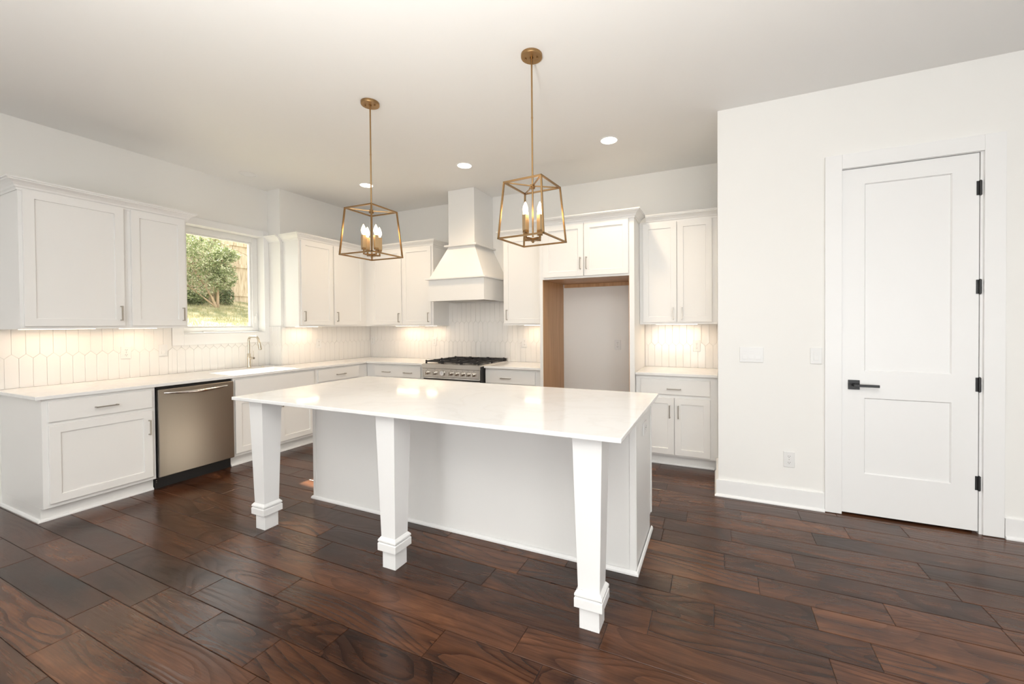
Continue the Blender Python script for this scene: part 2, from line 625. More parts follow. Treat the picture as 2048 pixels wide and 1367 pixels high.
# floor planks ---------------------------------------------------------------
def build_floor():
    PW, Y0 = 0.168, 1.018
    known = {0: [-2.218, -1.785], 1: [-2.511, -1.558], 2: [-2.104, -1.141], 3: [-2.938], 4: None, 6: [-0.012, 0.612],
             7: [0.425], 8: [0.205], 9: [0.042]}
    known[3] = [-2.938, -0.80]
    rnd = random.Random(21)
    vs, fs, uvs, cols = [], [], [], []
    x_lo, x_hi = XL - 0.15, XE + 0.1
    g = 0.0009
    for k in range(-28, 24):
        y0, y1 = Y0 + k * PW, Y0 + (k + 1) * PW
        if y1 < REAR_Y or y0 > YB + 0.1:
            continue
        y0, y1 = max(y0, REAR_Y - .05), min(y1, YB + .05)
        ks = sorted(known.get(k) or [x_lo + rnd.uniform(0.2, 1.1)])
        seams = list(ks)
        x = ks[0]
        while x > x_lo:
            x -= rnd.uniform(0.42, 1.25)
            seams.append(x)
        x = ks[-1]
        while x < x_hi:
            x += rnd.uniform(0.42, 1.25)
            seams.append(x)
        seams = sorted(seams)
        for a, b in zip(seams, seams[1:]):
            a, b = max(a, x_lo), min(b, x_hi)
            if b - a < 0.02:
                continue
            i = len(vs)
            c = 0.0022
            z1, z0 = 0.0, -0.0014
            A, B, C, D = a + g, b - g, y0 + g, y1 - g
            vs += [(A + c, C + c, z1), (B - c, C + c, z1), (B - c, D - c, z1), (A + c, D - c, z1),
                   (A, C, z0), (B, C, z0), (B, D, z0), (A, D, z0), (A, C, -.006), (B, C, -.006), (B, D, -.006), (A, D, -.006)]
            loc = [(i, i + 1, i + 2, i + 3)]
            for q in range(4):
                loc.append((i + 4 + q, i + 4 + (q + 1) % 4, i + (q + 1) % 4, i + q))
                loc.append((i + 8 + q, i + 8 + (q + 1) % 4, i + 4 + (q + 1) % 4, i + 4 + q))
            ou, ov = rnd.uniform(0, 50), rnd.uniform(0, 50)
            flip = rnd.choice((-1, 1))
            cc = (rnd.random(), rnd.random() ** 1.2, rnd.random(), 1)
            for f in loc:
                fs.append(f)
                for vi in f:
                    uvs.append((vs[vi][0] * flip + ou, vs[vi][1] + ov))
                    cols.append(cc)
    me = bpy.data.meshes.new('floor')
    me.from_pydata(vs, [], fs)
    me.uv_layers.new(name='UVMap')
    me.color_attributes.new('plank', 'FLOAT_COLOR', 'CORNER')
    me.uv_layers['UVMap'].data.foreach_set('uv', [c for q in uvs for c in q])
    me.color_attributes['plank'].data.foreach_set('color', [c for q in cols for c in q])
    nf = len(fs)
    # sub-floor slab in the same object
    bm = bmesh.new()
    bm.from_mesh(me)
    r = bmesh.ops.create_cube(bm, size=1.0)
    for v in r['verts']:
        v.co = Vector(((x_lo + x_hi) / 2 + v.co.x * (x_hi - x_lo), (REAR_Y + YB) / 2 + v.co.y * (YB - REAR_Y + 0.3), -0.056 + v.co.z * 0.104))
    bm.to_mesh(me)
    bm.free()
    me.materials.append(M['floor'])
    me.materials.append(M['seam'])
    for p in me.polygons:
        if p.index >= nf:
            p.material_index = 1
    o = bpy.data.objects.new('floor', me)
    col.objects.link(o)
    return struct(o)
build_floor()

struct(MB().box(XL - T, XE + T, REAR_Y - T, YB + T, ZC, ZC + 0.15).build('ceiling', M['ceiling']))
# left wall with window opening and the boxed-out section in the far corner
WY0, WY1, WZ0, WZ1 = 2.426, 3.274, 1.324, 2.507
m = MB()
m.box(XL - T, XL, REAR_Y - T, WY0, 0, ZC).box(XL - T, XL, WY1, YB + T, 0, ZC)
m.box(XL - T, XL, WY0, WY1, 0, WZ0).box(XL - T, XL, WY0, WY1, WZ1, ZC)
m.box(XL, XB, YBUMP, YB, 0, ZC)
struct(m.build('wall_left', M['wall']))
struct(MB().box(XL, XE + T, YB, YB + T, 0, ZC).build('wall_back', M['wall']))
# right wall: short return + the long face with the door opening
DX0, DX1, DZ = 0.838, 1.573, 2.497
WT = 0.125
m = MB()
m.box(RX, RX + WT, RY, YB, 0, ZC)
m.box(RX + WT, DX0 - 0.02, RY, RY + WT, 0, ZC).box(DX1 + 0.02, XE, RY, RY + WT, 0, ZC).box(DX0 - 0.02, DX1 + 0.02, RY, RY + WT, DZ + 0.02, ZC)
struct(m.build('wall_right', M['wall']))
# wall behind the camera with its three daylight openings
m = MB()
xs = [XL - T]
for a, b in WIN_REAR:
    xs += [a, b]
xs.append(XE + T)
for i in range(0, len(xs), 2):
    m.box(xs[i], xs[i + 1], REAR_Y - T, REAR_Y, 0, ZC)
for a, b in WIN_REAR:
    m.box(a, b, REAR_Y - T, REAR_Y, 0, 0.1).box(a, b, REAR_Y - T, REAR_Y, 2.85, ZC)
struct(m.build('wall_rear', M['wall']))
struct(MB().box(XE, XE + T, REAR_Y - T, YB + T, 0, ZC).build('wall_side', M['wall']))

# baseboards with shoe moulding
BB = [(0, 0.0), (0.027, 0.0), (0.027, 0.008), (0.022, 0.018), (0.015, 0.022), (0.015, 0.132), (0.0, 0.134)]
struct(MB().sweep([(RX, 4.16), (RX, RY), (0.731, RY)], BB).build('baseboard_right', M['trim']))
struct(MB().sweep([(1.697, RY), (XE, RY)], BB).build('baseboard_far_right', M['trim']))

# door casing
def casing(name, x0, x1, z0, z1, w, plane_y, t=0.018):
    m = MB()
    m.box(x0 - w, x0, plane_y - t, plane_y, z0, z1 + w)
    m.box(x1, x1 + w, plane_y - t, plane_y, z0, z1 + w)
    m.box(x0, x1, plane_y - t, plane_y, z1, z1 + w)
    return m
cs = casing('trim', DX0 - 0.004, DX1 + 0.004 + 0.014, 0.004, DZ + 0.006, 0.102, RY).build('trim_1', M['trim'], bevel=0.002)
struct(cs)
# jamb
m = MB()
m.box(DX0 - 0.02, DX0 - 0.003, RY - 0.001, RY + WT, 0, DZ + 0.02).box(DX1 + 0.004, DX1 + 0.02, RY - 0.001, RY + WT, 0, DZ + 0.02)
m.box(DX0 - 0.003, DX1 + 0.004, RY - 0.001, RY + WT, DZ + 0.004, DZ + 0.02)
m.box(DX0 - 0.003, DX0 + 0.01, RY + 0.045, RY + 0.06, 0.0, DZ).box(DX1 - 0.01, DX1 + 0.004, RY + 0.045, RY + 0.06, 0.0, DZ)
struct(m.build('trim_2', M['trim']))

# door slab
dr = bpy.data.objects.new('door_1', None)
col.objects.link(dr)
dr.location = (DX0, RY + 0.003, 0)
dr['kind'] = 'structure'
w = DX1 - DX0
m = MB().panel(0.0, w, 0.016, DZ, 0.0, 0.040, [(0.132, w - 0.132, 0.31, 0.856), (0.132, w - 0.132, 1.045, 2.385)], rec=0.009, slope=0.007)
m.build('door_panel', M['trim'], dr)
hd = MB().box(0.036, 0.104, -0.009, -0.0005, 0.914, 0.982).build('handle_plate', M['black'], dr, bevel=0.0015)
hm = MB()
hm.lathe([(0.011, 0.0085), (0.011, 0.05)], c=(0.07, 0, 0.948), axis='-y', seg=16)
hm.box(0.058, 0.205, -0.058, -0.046, 0.939, 0.957)
hm.build('door_handle', M['black'], dr, bevel=0.0015)
MB().box(-0.0025, 0.0, 0.002, 0.03, 0.92, 0.975).build('latch_plate', M['black'], dr)
for z in (0.288, 0.937, 1.579, 2.222):
    h = MB()
    h.tube([(w + 0.004, -0.006, z), (w + 0.004, -0.006, z + 0.092)], 0.0075, 12)
    h.tube([(w + 0.004, -0.006, z - 0.004), (w + 0.004, -0.006, z + 0.096)], 0.0045, 10)
    h.box(w - 0.014, w + 0.004, -0.0032, -0.0004, z, z + 0.092)
    h.build('hinge', M['black'], dr)

# ------------------------------------------------------------------ window over the sink
win = bpy.data.objects.new('window_1', None)
col.objects.link(win)
win.location = (XL, 0, 0)
win['kind'] = 'structure'
m = MB()      # vinyl frame, set deep in the opening
fx0, fx1 = -0.185, -0.115
fw = 0.065
m.box(fx0, fx1, WY0, WY0 + fw, WZ0, WZ1).box(fx0, fx1, WY1 - fw, WY1, WZ0, WZ1)
m.box(fx0, fx1, WY0 + fw, WY1 - fw, WZ0, WZ0 + fw).box(fx0, fx1, WY0 + fw, WY1 - fw, WZ1 - fw, WZ1)
m.build('window_frame', M['vinyl'], win, bevel=0.003)
m = MB()
s0, s1, z0, z1 = WY0 + fw, WY1 - fw, WZ0 + fw, WZ1 - fw
q = 0.018
m.box(-0.175, -0.135, s0, s0 + q, z0, z1).box(-0.175, -0.135, s1 - q, s1, z0, z1).box(-0.175, -0.135, s0 + q, s1 - q, z0, z0 + q).box(-0.175, -0.135, s0 + q, s1 - q, z1 - q, z1)
m.build('sash', M['vinyl'], win, bevel=0.002)
MB().box(-0.158, -0.152, s0 + q, s1 - q, z0 + q, z1 - q).build('glass_pane', M['glass'], win)
lt = MB().box(-0.115, -0.103, WY1 - 0.045, WY1 - 0.02, 1.44, 1.53).box(-0.103, -0.092, WY1 - 0.040, WY1 - 0.025, 1.47, 1.56)
lt.build('latch', M['vinyl'], win, bevel=0.003)
MB().box(-0.113, 0.008, WY0 + 0.001, WY1 - 0.001, WZ0 + 0.0005, WZ0 + 0.012).build('window_sill', M['trim'], win, bevel=0.002)
ck = MB().box(-0.112, -0.09, 2.66, 2.78, WZ0 + 0.012, WZ0 + 0.026).build('crank_cover', M['vinyl'], win, bevel=0.004)
m = MB()
cw, ct_ = 0.078, 0.018
m.box(XL, XL + ct_, WY0 - 0.1, WY0, WZ0 - 0.12, WZ1 + cw).box(XL, XL + ct_, WY1, WY1 + 0.060, WZ0 - 0.12, WZ1 + cw)
m.box(XL, XL + ct_, WY0, WY1, WZ0 - 0.12, WZ0).box(XL, XL + ct_, WY0, WY1, WZ1, WZ1 + cw)
struct(m.build('trim_3', M['trim'], bevel=0.002))

# ------------------------------------------------------------------ picket tile backsplash
def clip(poly, axis, val, keep_less):
    out = []
    for i in range(len(poly)):
        a, b = poly[i], poly[(i + 1) % len(poly)]
        ia = a[axis] <= val if keep_less else a[axis] >= val
        ib = b[axis] <= val if keep_less else b[axis] >= val
        if ia:
            out.append(a)
        if ia != ib:
            t_ = (val - a[axis]) / (b[axis] - a[axis])
            out.append((a[0] + t_ * (b[0] - a[0]), a[1] + t_ * (b[1] - a[1])))
    return out

def tiles(rects, phase, name, label, mapf):
    """rects (u0,u1,z0,z1) on a wall; mapf(u, out, z) -> world"""
    PWd, PT, PITCH, ZREF = 0.0755, 0.036, 0.268, 1.170
    rn = random.Random(len(label))
    vs, fs, mi = [], [], []
    for (u0, u1, z0, z1) in rects:
        i = len(vs)
        for u, z in ((u0, z0), (u1, z0), (u1, z1), (u0, z1)):
            vs.append(mapf(u, 0.0015, z))
        fs.append((i, i + 1, i + 2, i + 3))
        mi.append(1)
        for row in range(-2, 4):
            zc = ZREF + (row + 0.5) * PITCH
            off = (row % 2) * PWd / 2
            k0 = int((u0 - phase) / PWd) - 2
            k1 = int((u1 - phase) / PWd) + 2
            for k in range(k0, k1):
                uc = phase + off + k * PWd
                hw = PWd / 2 - 0.0007
                hs = PITCH / 2 - PT / 2
                hp = PITCH / 2 + PT / 2 - 0.0011
                hex_ = [(uc - hw, zc - hs), (uc, zc - hp), (uc + hw, zc - hs), (uc + hw, zc + hs), (uc, zc + hp), (uc - hw, zc + hs)]
                for ax, v, less in ((0, u0, False), (0, u1, True), (1, z0, False), (1, z1, True)):
                    hex_ = clip(hex_, ax, v, less)
                    if len(hex_) < 3:
                        break
                if len(hex_) < 3:
                    continue
                # thin slivers carry nothing
                if max(p[0] for p in hex_) - min(p[0] for p in hex_) < .002:
                    continue
                ta, tb = rn.gauss(0, 0.011), rn.gauss(0, 0.004)
                cu = sum(p[0] for p in hex_) / len(hex_)
                cz = sum(p[1] for p in hex_) / len(hex_)
                j = len(vs)
                n = len(hex_)
                for u, z in hex_:
                    vs.append(mapf(u, 0.0015, z))
                for u, z in hex_:
                    vs.append(mapf(u, 0.0062 + ta * (u - cu) + tb * (z - cz), z))
                for u, z in hex_:
                    uu, zz = cu + (u - cu) * 0.95, cz + (z - cz) * 0.985
                    vs.append(mapf(uu, 0.0076 + ta * (u - cu) + tb * (z - cz), zz))
                for q_ in range(n):
                    r_ = (q_ + 1) % n
                    fs.append((j + q_, j + r_, j + n + r_, j + n + q_))
                    fs.append((j + n + q_, j + n + r_, j + 2 * n + r_, j + 2 * n + q_))
                    mi += [0, 0]
                fs.append(tuple(j + 2 * n + q_ for q_ in range(n)))
                mi.append(0)
    me = bpy.data.meshes.new(name)
    me.from_pydata(vs, [], fs)
    me.validate()
    me.materials.append(M['tile'])
    me.materials.append(M['grout'])
    for p in me.polygons:
        p.material_index = mi[p.index]
    bm = bmesh.new()
    bm.from_mesh(me)
    bmesh.ops.recalc_face_normals(bm, faces=bm.faces)
    bm.to_mesh(me)
    bm.free()
    for p in me.polygons:
        pass
    o = bpy.data.objects.new(name, me)
    col.objects.link(o)
    tag(o, label, 'backsplash')
    return o
ZT = 1.388
tiles([(1.15, 2.324, CT, ZT), (2.324, YBUMP, CT, WZ0 - 0.121)], 1.272 - 0.0755 / 2, 'tile_backsplash',
      'white picket tile backsplash along the window wall behind the sink', lambda u, o, z: (XL + o, u, z))
tiles([(XL + 0.009, XB, CT, 1.40)], 0, 'tile_backsplash', 'narrow strip of white tile on the boxed-out corner right of the window', lambda u, o, z: (u, YBUMP - o, z))
tiles([(YBUMP, YB - 0.009, CT, ZT)], 0.02, 'tile_backsplash', 'white picket tile backsplash on the side wall under the corner wall cabinets', lambda u, o, z: (XB + o, u, z))
tiles([(XB + 0.009, -3.452, CT, ZT), (-3.452, -2.388, CT, 1.699), (-2.388, -1.778, CT, ZT)], 0.01, 'tile_backsplash',
      'tall white picket tile backsplash behind the range and hood', lambda u, o, z: (u, YB - o, z))
tiles([(-0.742, RX, CT, ZT)], -0.03, 'tile_backsplash', 'white picket tile backsplash between refrigerator bay and right wall', lambda u, o, z: (u, YB - o, z))

# ------------------------------------------------------------------ cabinetry
def pull(parent, x, z, y, vertical=True, L=0.125, mat='nickel'):
    m = MB()
    h = L / 2
    if vertical:
        m.box(x - 0.0045, x + 0.0045, y - 0.033, y - 0.025, z - h, z + h)
        m.box(x - 0.0045, x + 0.0045, y - 0.025, y + 0.0002, z - h, z - h + 0.009)
        m.box(x - 0.0045, x + 0.0045, y - 0.025, y + 0.0002, z + h - 0.009, z + h)
    else:
        m.box(x - h, x + h, y - 0.033, y - 0.025, z - 0.0045, z + 0.0045)
        m.box(x - h, x - h + 0.009, y - 0.025, y + 0.0002, z - 0.0045, z + 0.0045)
        m.box(x + h - 0.009, x + h, y - 0.025, y + 0.0002, z - 0.0045, z + 0.0045)
    return m.build('handle', M[mat], parent, bevel=0.001)

DT = 0.019
def cab_door(parent, x0, x1, z0, z1, handle=None, fr=0.058, vertical=True, name='door'):
    m = MB().panel(x0, x1, z0, z1, -DT, -0.0005, [(x0 + fr, x1 - fr, z0 + fr, z1 - fr)], rec=0.009, slope=0.0)
    d = m.build(name, M['cab'], parent, bevel=0.0012, seg=1)
    if handle:
        pull(d, handle[0], handle[1], -DT, vertical)
    return d

def cab_drawer(parent, x0, x1, z0, z1, pulls=(), name='drawer'):
    m = MB().box(x0, x1, -DT, -0.0005, z0, z1)
    d = m.build(name, M['cab'], parent, bevel=0.002, seg=2)
    for p in pulls:
        pull(d, p[0], p[1], -DT, False, 0.13)
    return d

def base_cab(label, loc, rz, w, depth, name='base_cabinet', top=None, toe=0.052, hollow=False, notch=(0, 0)):
    t = thing(name, label, 'cabinet', loc, rz)
    zt = top or (CT - 0.026)
    m = MB()
    if hollow:
        m.box(0, w, 0, 0.02, 0.10, zt - 0.0006).box(0, 0.018, 0.0202, depth, 0.10, zt - 0.0006).box(w - 0.018, w, 0.0202, depth, 0.10, zt - 0.0006)
        m.box(0.0182, w - 0.0182, 0.0202, depth, 0.10, 0.118)
    else:
        m.box(0, w, 0, depth, 0.10, zt - 0.0006)
    m.build('body', M['cab'], t, bevel=0.0012, seg=1)
    MB().box(notch[0], w - notch[1], toe, depth, 0.0, 0.0998).build('toe_kick', M['cab'], t)
    return t

def wall_cab(label, loc, rz, w, depth, z0, z1, name='wall_cabinet'):
    t = thing(name, label, 'cabinet', loc, rz)
    m = MB()
    m.box(0, w, 0, 0.019, z0, z1)
    m.box(0, w, 0.019, depth, z0 + 0.012, z1).box(0, 0.016, 0.019, depth, z0, z0 + 0.012).box(w - 0.016, w, 0.019, depth, z0, z0 + 0.012)
    m.build('body', M['cab'], t)
    return t
R90 = pi / 2
E_ = 0.0008
# --- left run, base
dep = abs(XL - XF) - 0.001
y0 = 1.211
t = base_cab('white base cabinet with one drawer and one door left of the dishwasher', (XF, y0, 0), R90, 1.851 - y0, dep)
cab_drawer(t, 1.240 - y0, 1.826 - y0, 0.720, 0.866, [(1.541 - y0, 0.787)])
cab_door(t, 1.240 - y0, 1.826 - y0, 0.130, 0.695, (1.801 - y0, 0.555))
SH = [(0, 0.0), (0.016, 0.0), (0.016, 0.008), (0.011, 0.017), (0, 0.020)]
sm = MB().sweep([(0.0, dep), (0.0, 0.052), (1.851 - y0, 0.052)], [(-o if False else o, z) for o, z in SH])
# sweep travels toward -y then +x: outward (camera side) is to the right of travel when reversed
sm = MB().sweep([(1.851 - y0 - E_, 0.052), (-0.0005, 0.052), (-0.0005, dep)], [(-o, z) for o, z in SH])
sm.build('shoe_moulding', M['trim'], t)
y0 = 2.4635
t = base_cab('white sink base cabinet with two doors under the window', (XF, y0, 0), R90, 3.370 - y0, abs(XB - XF) - 0.001, name='sink_cabinet', hollow=True)
cab_drawer(t, 2.478 - y0, 3.345 - y0, 0.705, 0.866, name='false_front')
cab_door(t, 2.478 - y0, 2.914 - y0, 0.130, 0.680, (2.885 - y0, 0.575))
cab_door(t, 2.921 - y0, 3.345 - y0, 0.130, 0.680, (2.948 - y0, 0.575))
MB().sweep([(3.370 - y0 - E_, 0.052), (0.0, 0.052)], [(-o, z) for o, z in SH]).build('shoe_moulding', M['trim'], t)
y0 = 3.371
t = base_cab('white base cabinet with single-pull drawer in the back left corner', (XF, y0, 0), R90, YF - 0.001 - y0, abs(XB - XF) - 0.001)
cab_drawer(t, 3.402 - y0, 4.012 - y0, 0.720, 0.866, [(3.72 - y0, 0.787)])
cab_door(t, 3.402 - y0, 4.012 - y0, 0.130, 0.695, None)
MB().sweep([(YF - 0.001 - y0, 0.052), (0.0, 0.052)], [(-o, z) for o, z in SH]).build('shoe_moulding', M['trim'], t)
# --- back run, base
RGX0, RGX1 = -3.343, -2.509
depb = YB - YF - 0.001
x0 = XF + 0.0
t = base_cab('white base cabinet with a two-pull drawer left of the range', (x0 + E_, YF, 0), 0, RGX0 - x0 - 2 * E_, depb)
cab_drawer(t, -4.229 - x0, -3.462 - x0, 0.720, 0.862, [(-4.02 - x0, 0.782), (-3.66 - x0, 0.782)])
cab_door(t, -4.229 - x0, -3.850 - x0, 0.130, 0.695, (-3.885 - x0, 0.58))
cab_door(t, -3.843 - x0, -3.462 - x0, 0.130, 0.695, (-3.808 - x0, 0.58))
x0 = RGX1 + 0.002
t = base_cab('white base cabinet with one drawer between range and refrigerator bay', (x0, YF, 0), 0, -1.777 - x0, depb)
cab_drawer(t, -2.497 - x0, -1.855 - x0, 0.715, 0.862, [(-2.222 - x0, 0.778)])
cab_door(t, -2.497 - x0, -2.180 - x0, 0.130, 0.695, (-2.215 - x0, 0.58))
cab_door(t, -2.172 - x0, -1.855 - x0, 0.130, 0.695, (-2.137 - x0, 0.58))
x0 = -0.742
t = base_cab('white base cabinet with drawer over two doors beside the right wall', (x0, YF, 0), 0, RX - 0.001 - x0, depb)
cab_drawer(t, -0.694 - x0, -0.052 - x0, 0.705, 0.853, [(-0.375 - x0, 0.762)])
cab_door(t, -0.694 - x0, -0.376 - x0, 0.118, 0.672, (-0.415 - x0, 0.54))
cab_door(t, -0.370 - x0, -0.052 - x0, 0.118, 0.672, (-0.335 - x0, 0.54))
MB().sweep([(RX - 0.03 - x0, 0.052), (0.0, 0.052)], [(-o, z) for o, z in SH]).build('shoe_moulding', M['trim'], t)

# --- wall cabinets, left run
ZU0, ZUL, ZUB = 1.390, 2.438, 2.475
y0 = 1.192
dpl = abs(XL - XU) - 0.001
t = wall_cab('large single-door white wall cabinet at the left edge of the room', (XU, y0, 0), R90, 1.794 - y0, dpl, ZU0, ZUL)
cab_door(t, 1.196 + 0.014 - y0, 1.766 - y0, 1.412, 2.418, (1.738 - y0, 1.520))
y0 = 1.7945
t = wall_cab('narrower single-door white wall cabinet left of the window', (XU, y0, 0), R90, 2.224 - y0, dpl, ZU0, ZUL)
cab_door(t, 1.814 - y0, 2.207 - y0, 1.414, 2.418, (2.180 - y0, 1.520))
CROWN = [(0.0, -0.020), (0.006, -0.020), (0.008, -0.004), (0.016, 0.002), (0.020, 0.014), (0.034, 0.030), (0.050, 0.040), (0.056, 0.042), (0.058, 0.050), (0.066, 0.052), (0.066, 0.062), (0.0, 0.062)]
def crown(path, ztop, label, name='crown_moulding'):
    m = MB().sweep(path, [(-o, z - 0.062 + ztop) for o, z in CROWN])
    o = m.build(name, M['cab'])
    return tag(o, label, 'crown moulding')
e = 0.0008
crown([(XL + e, 2.2245 + e), (XU + e, 2.2245 + e), (XU + e, 1.192 - e), (XL + e, 1.192 - e)][::1], 2.492, 'white crown moulding over the wall cabinets left of the window')
# --- corner wall cabinets (left run part, faces +x)
y0 = 3.366
t = wall_cab('two-door white wall cabinet right of the window, facing the room sideways', (XU2, y0, 0), R90, YU - y0 - E_, abs(XB - XU2) - 0.001, ZU0, ZUB)
cab_door(t, 3.392 - y0, 3.842 - y0, 1.412, 2.455, (3.425 - y0, 1.520))
cab_door(t, 3.862 - y0, 4.352 - y0, 1.412, 2.455, (3.898 - y0, 1.520))
x0 = XU2 - 0.285
t = wall_cab('two-door white wall cabinet on the back wall left of the range hood', (XB + 0.001, YU, 0), 0, -3.452 - XB, YB - YU - 0.001, ZU0, ZUB)
x0 = XB + 0.001
cab_door(t, -4.535 - x0, -3.990 - x0, 1.408, 2.455, (-4.022 - x0, 1.505))
cab_door(t, -3.960 - x0, -3.482 - x0, 1.408, 2.455, (-3.515 - x0, 1.505))
crown([(XB + e, 3.366 - e), (XU2 + e, 3.366 - e), (XU2 + e, YU - e), (-3.451 + e, YU - e), (-3.451 + e, YB - e)][::-1], 2.532, 'white crown moulding around the corner wall cabinets left of the hood')
crown([(XL + 0.001, YBUMP - e), (XB + e, YBUMP - e), (XB + e, 3.298 + 0.027)][:2][::-1], 2.525, 'short piece of white crown moulding at the boxed-out corner by the window')
# right of hood
x0 = -2.388
t = wall_cab('single-door white wall cabinet between range hood and refrigerator bay', (x0, YU, 0), 0, -1.7765 - x0, YB - YU - 0.001, ZU0, ZUB)
cab_door(t, -2.372 - x0, -1.815 - x0, 1.412, 2.455, (-2.330 - x0, 1.515))
crown([(-2.389, YB - e), (-2.389, YU - e), (-1.7765, YU - e)][::-1], 2.532, 'short white crown moulding on the cabinet right of the range hood')
# right end uppers
x0 = -0.7435
t = wall_cab('tall two-door white wall cabinet between refrigerator bay and right wall', (x0, YU, 0), 0, RX - 0.001 - x0, YB - YU - 0.001, ZU0, 2.465)
cab_door(t, -0.706 - x0, -0.369 - x0, 1.412, 2.442, (-0.403 - x0, 1.50))
cab_door(t, -0.363 - x0, -0.036 - x0, 1.412, 2.442, (-0.318 - x0, 1.50))
crown([(-0.7435 + 0.068, YU - e), (RX - 0.001, YU - e)][::-1], 2.525, 'white crown moulding over the two-door cabinet beside the right wall')

# --- refrigerator surround
t = thing('refrigerator_surround', 'white refrigerator surround with upper doors around an empty bay with wood-toned inside', 'cabinet', (0, YFR, 0))
D = YB - YFR - 0.001
MB().box(-1.775, -1.738, 0, D, 0, 2.475).build('side_panel', M['cab'], t, bevel=0.001, seg=1)
MB().box(-0.795, -0.745, 0, D, 0, 2.475).build('side_panel', M['cab'], t, bevel=0.001, seg=1)
o = MB().box(-1.7378, -1.733, 0.0006, D, 0, 1.8998).box(-0.80, -0.7952, 0.0006, D, 0, 1.8998).build('inner_lining', M['maple'], t)
o['label'] = 'bare wood-toned inner faces'
MB().box(-1.7378, -0.7952, 0, D - 0.0, 1.9002, 2.475).box(-1.7378, -0.7952, 0, 0.02, 1.885, 1.9002).build('body', M['cab'], t)
MB().box(-1.732, -0.801, 0.021, D, 1.886, 1.8998).build('soffit', M['maple'], t)
MB().box(-1.715, -0.81, D - 0.025, D, 1.845, 1.8855).build('back_rail', M['maple'], t)
cab_door(t, -1.722, -1.268, 1.905, 2.458, (-1.298, 2.035))
cab_door(t, -1.261, -0.800, 1.905, 2.458, (-1.232, 2.035))
crown([(-1.7755 - e, YU - 0.068), (-1.7755 - e, YFR - e), (-0.7445 + e, YFR - e), (-0.7445 + e, YU - e)][::-1], 2.537, 'white crown moulding projecting over the refrigerator bay')

# --- countertops
def counter(name, label, xs, ys, inc, z0=CT - 0.026, z1=CT, bev=0.003):
    o = MB().slab(xs, ys, inc, z0, z1).build(name, M['quartz'], bevel=bev)
    return tag(o, label, 'countertop')
SKX0, SKX1, SKY0, SKY1 = -4.865, -4.475, 2.50, 3.19
def incL(x, y):
    if SKX0 < x < SKX1 and SKY0 < y < SKY1:
        return False
    if x < XCF and y < YB:
        return not (x < XB + e and y > YBUMP - e)
    return YCB < y < YB and x < RGX0
counter('countertop', 'long white quartz countertop running from the left edge around the corner to the range',
        sorted([XL + .008, XB + .008, XCF, SKX0, SKX1, RGX0 - 0.001]), sorted([1.178, YBUMP - .008, YCB, YB - .009, SKY0, SKY1]), incL)
counter('countertop', 'short white quartz countertop between range and refrigerator bay', [RGX1 + 0.002, -1.777], [YCB, YB - .009], lambda x, y: True)
counter('countertop', 'short white quartz countertop beside the right wall under lit tile', [-0.743, RX - .001], [YCB, YB - .009], lambda x, y: True)

# --- sink and faucet
m = MB()
a, b, c_, d = SKX0 - .004, SKX1 + .004, SKY0 - .004, SKY1 + .004
zt, zb, th = CT - 0.0265, CT - 0.22, 0.012
m.box(a - th, a, c_ - th, d + th, zb, zt).box(b, b + th, c_ - th, d + th, zb, zt).box(a, b, c_ - th, c_, zb, zt).box(a, b, d, d + th, zb, zt)
m.box(a - th, b + th, c_ - th, d + th, zb - th, zb)
sk = thing('sink', 'white undermount kitchen sink let into the countertop below the window', 'sink', (0, 0, 0))
m.build('basin', M['sink'], sk)
MB().lathe([(0.042, 0.0), (0.042, 0.003), (0.028, 0.001), (0.0, 0.001)][:3], c=((a + b) / 2, (c_ + d) / 2, zb), seg=24).build('drain', M['chrome'], sk)
fc = thing('faucet', 'brushed nickel faucet with squared high arch standing behind the sink', 'faucet', (-5.03, 3.00, CT))
FH = 0.365
MB().lathe([(0.026, 0.0), (0.026, 0.004), (0.019, 0.006), (0.019, 0.165), (0.0165, 0.168)], seg=24).build('base', M['faucet'], fc, smooth=True)
pts = [(0, 0, 0.167), (0, 0, FH - 0.05)]
for k in range(1, 9):
    an = pi / 2 * k / 8
    pts.append((0.05 - 0.05 * cos(an), 0, FH - 0.05 + 0.05 * sin(an)))
pts.append((0.135, 0, FH))
for k in range(1, 8):
    an = 1.25 * k / 7
    pts.append((0.135 + 0.045 * sin(an), 0, FH - 0.045 + 0.045 * cos(an)))
lx, lz = pts[-1][0], pts[-1][2]
pts.append((lx + 0.012, 0, lz - 0.035))
MB().tube(pts, 0.0125, 14).build('spout', M['faucet'], fc, smooth=True)
MB().tube([(lx + 0.012, 0, lz - 0.0355), (lx + 0.034, 0, lz - 0.11), (lx + 0.037, 0, lz - 0.12)], [0.0165, 0.0165, 0.012], 14).build('spray_head', M['faucet'], fc, smooth=True)
MB().tube([(0.0195, 0.0, 0.115), (0.092, 0.0, 0.115)], 0.0125, 14).build('valve', M['faucet'], fc, smooth=True)
MB().tube([(0.084, 0, 0.128), (0.084, 0, 0.205)], 0.0045, 10).build('lever', M['faucet'], fc, smooth=True)
o = MB().lathe([(0.017, 0), (0.017, 0.008), (0.010, 0.010)], c=(-4.975, 3.12, CT), seg=20).build('disposal_button', M['faucet'])
tag(o, 'small round metal button in the countertop beside the faucet', 'button')

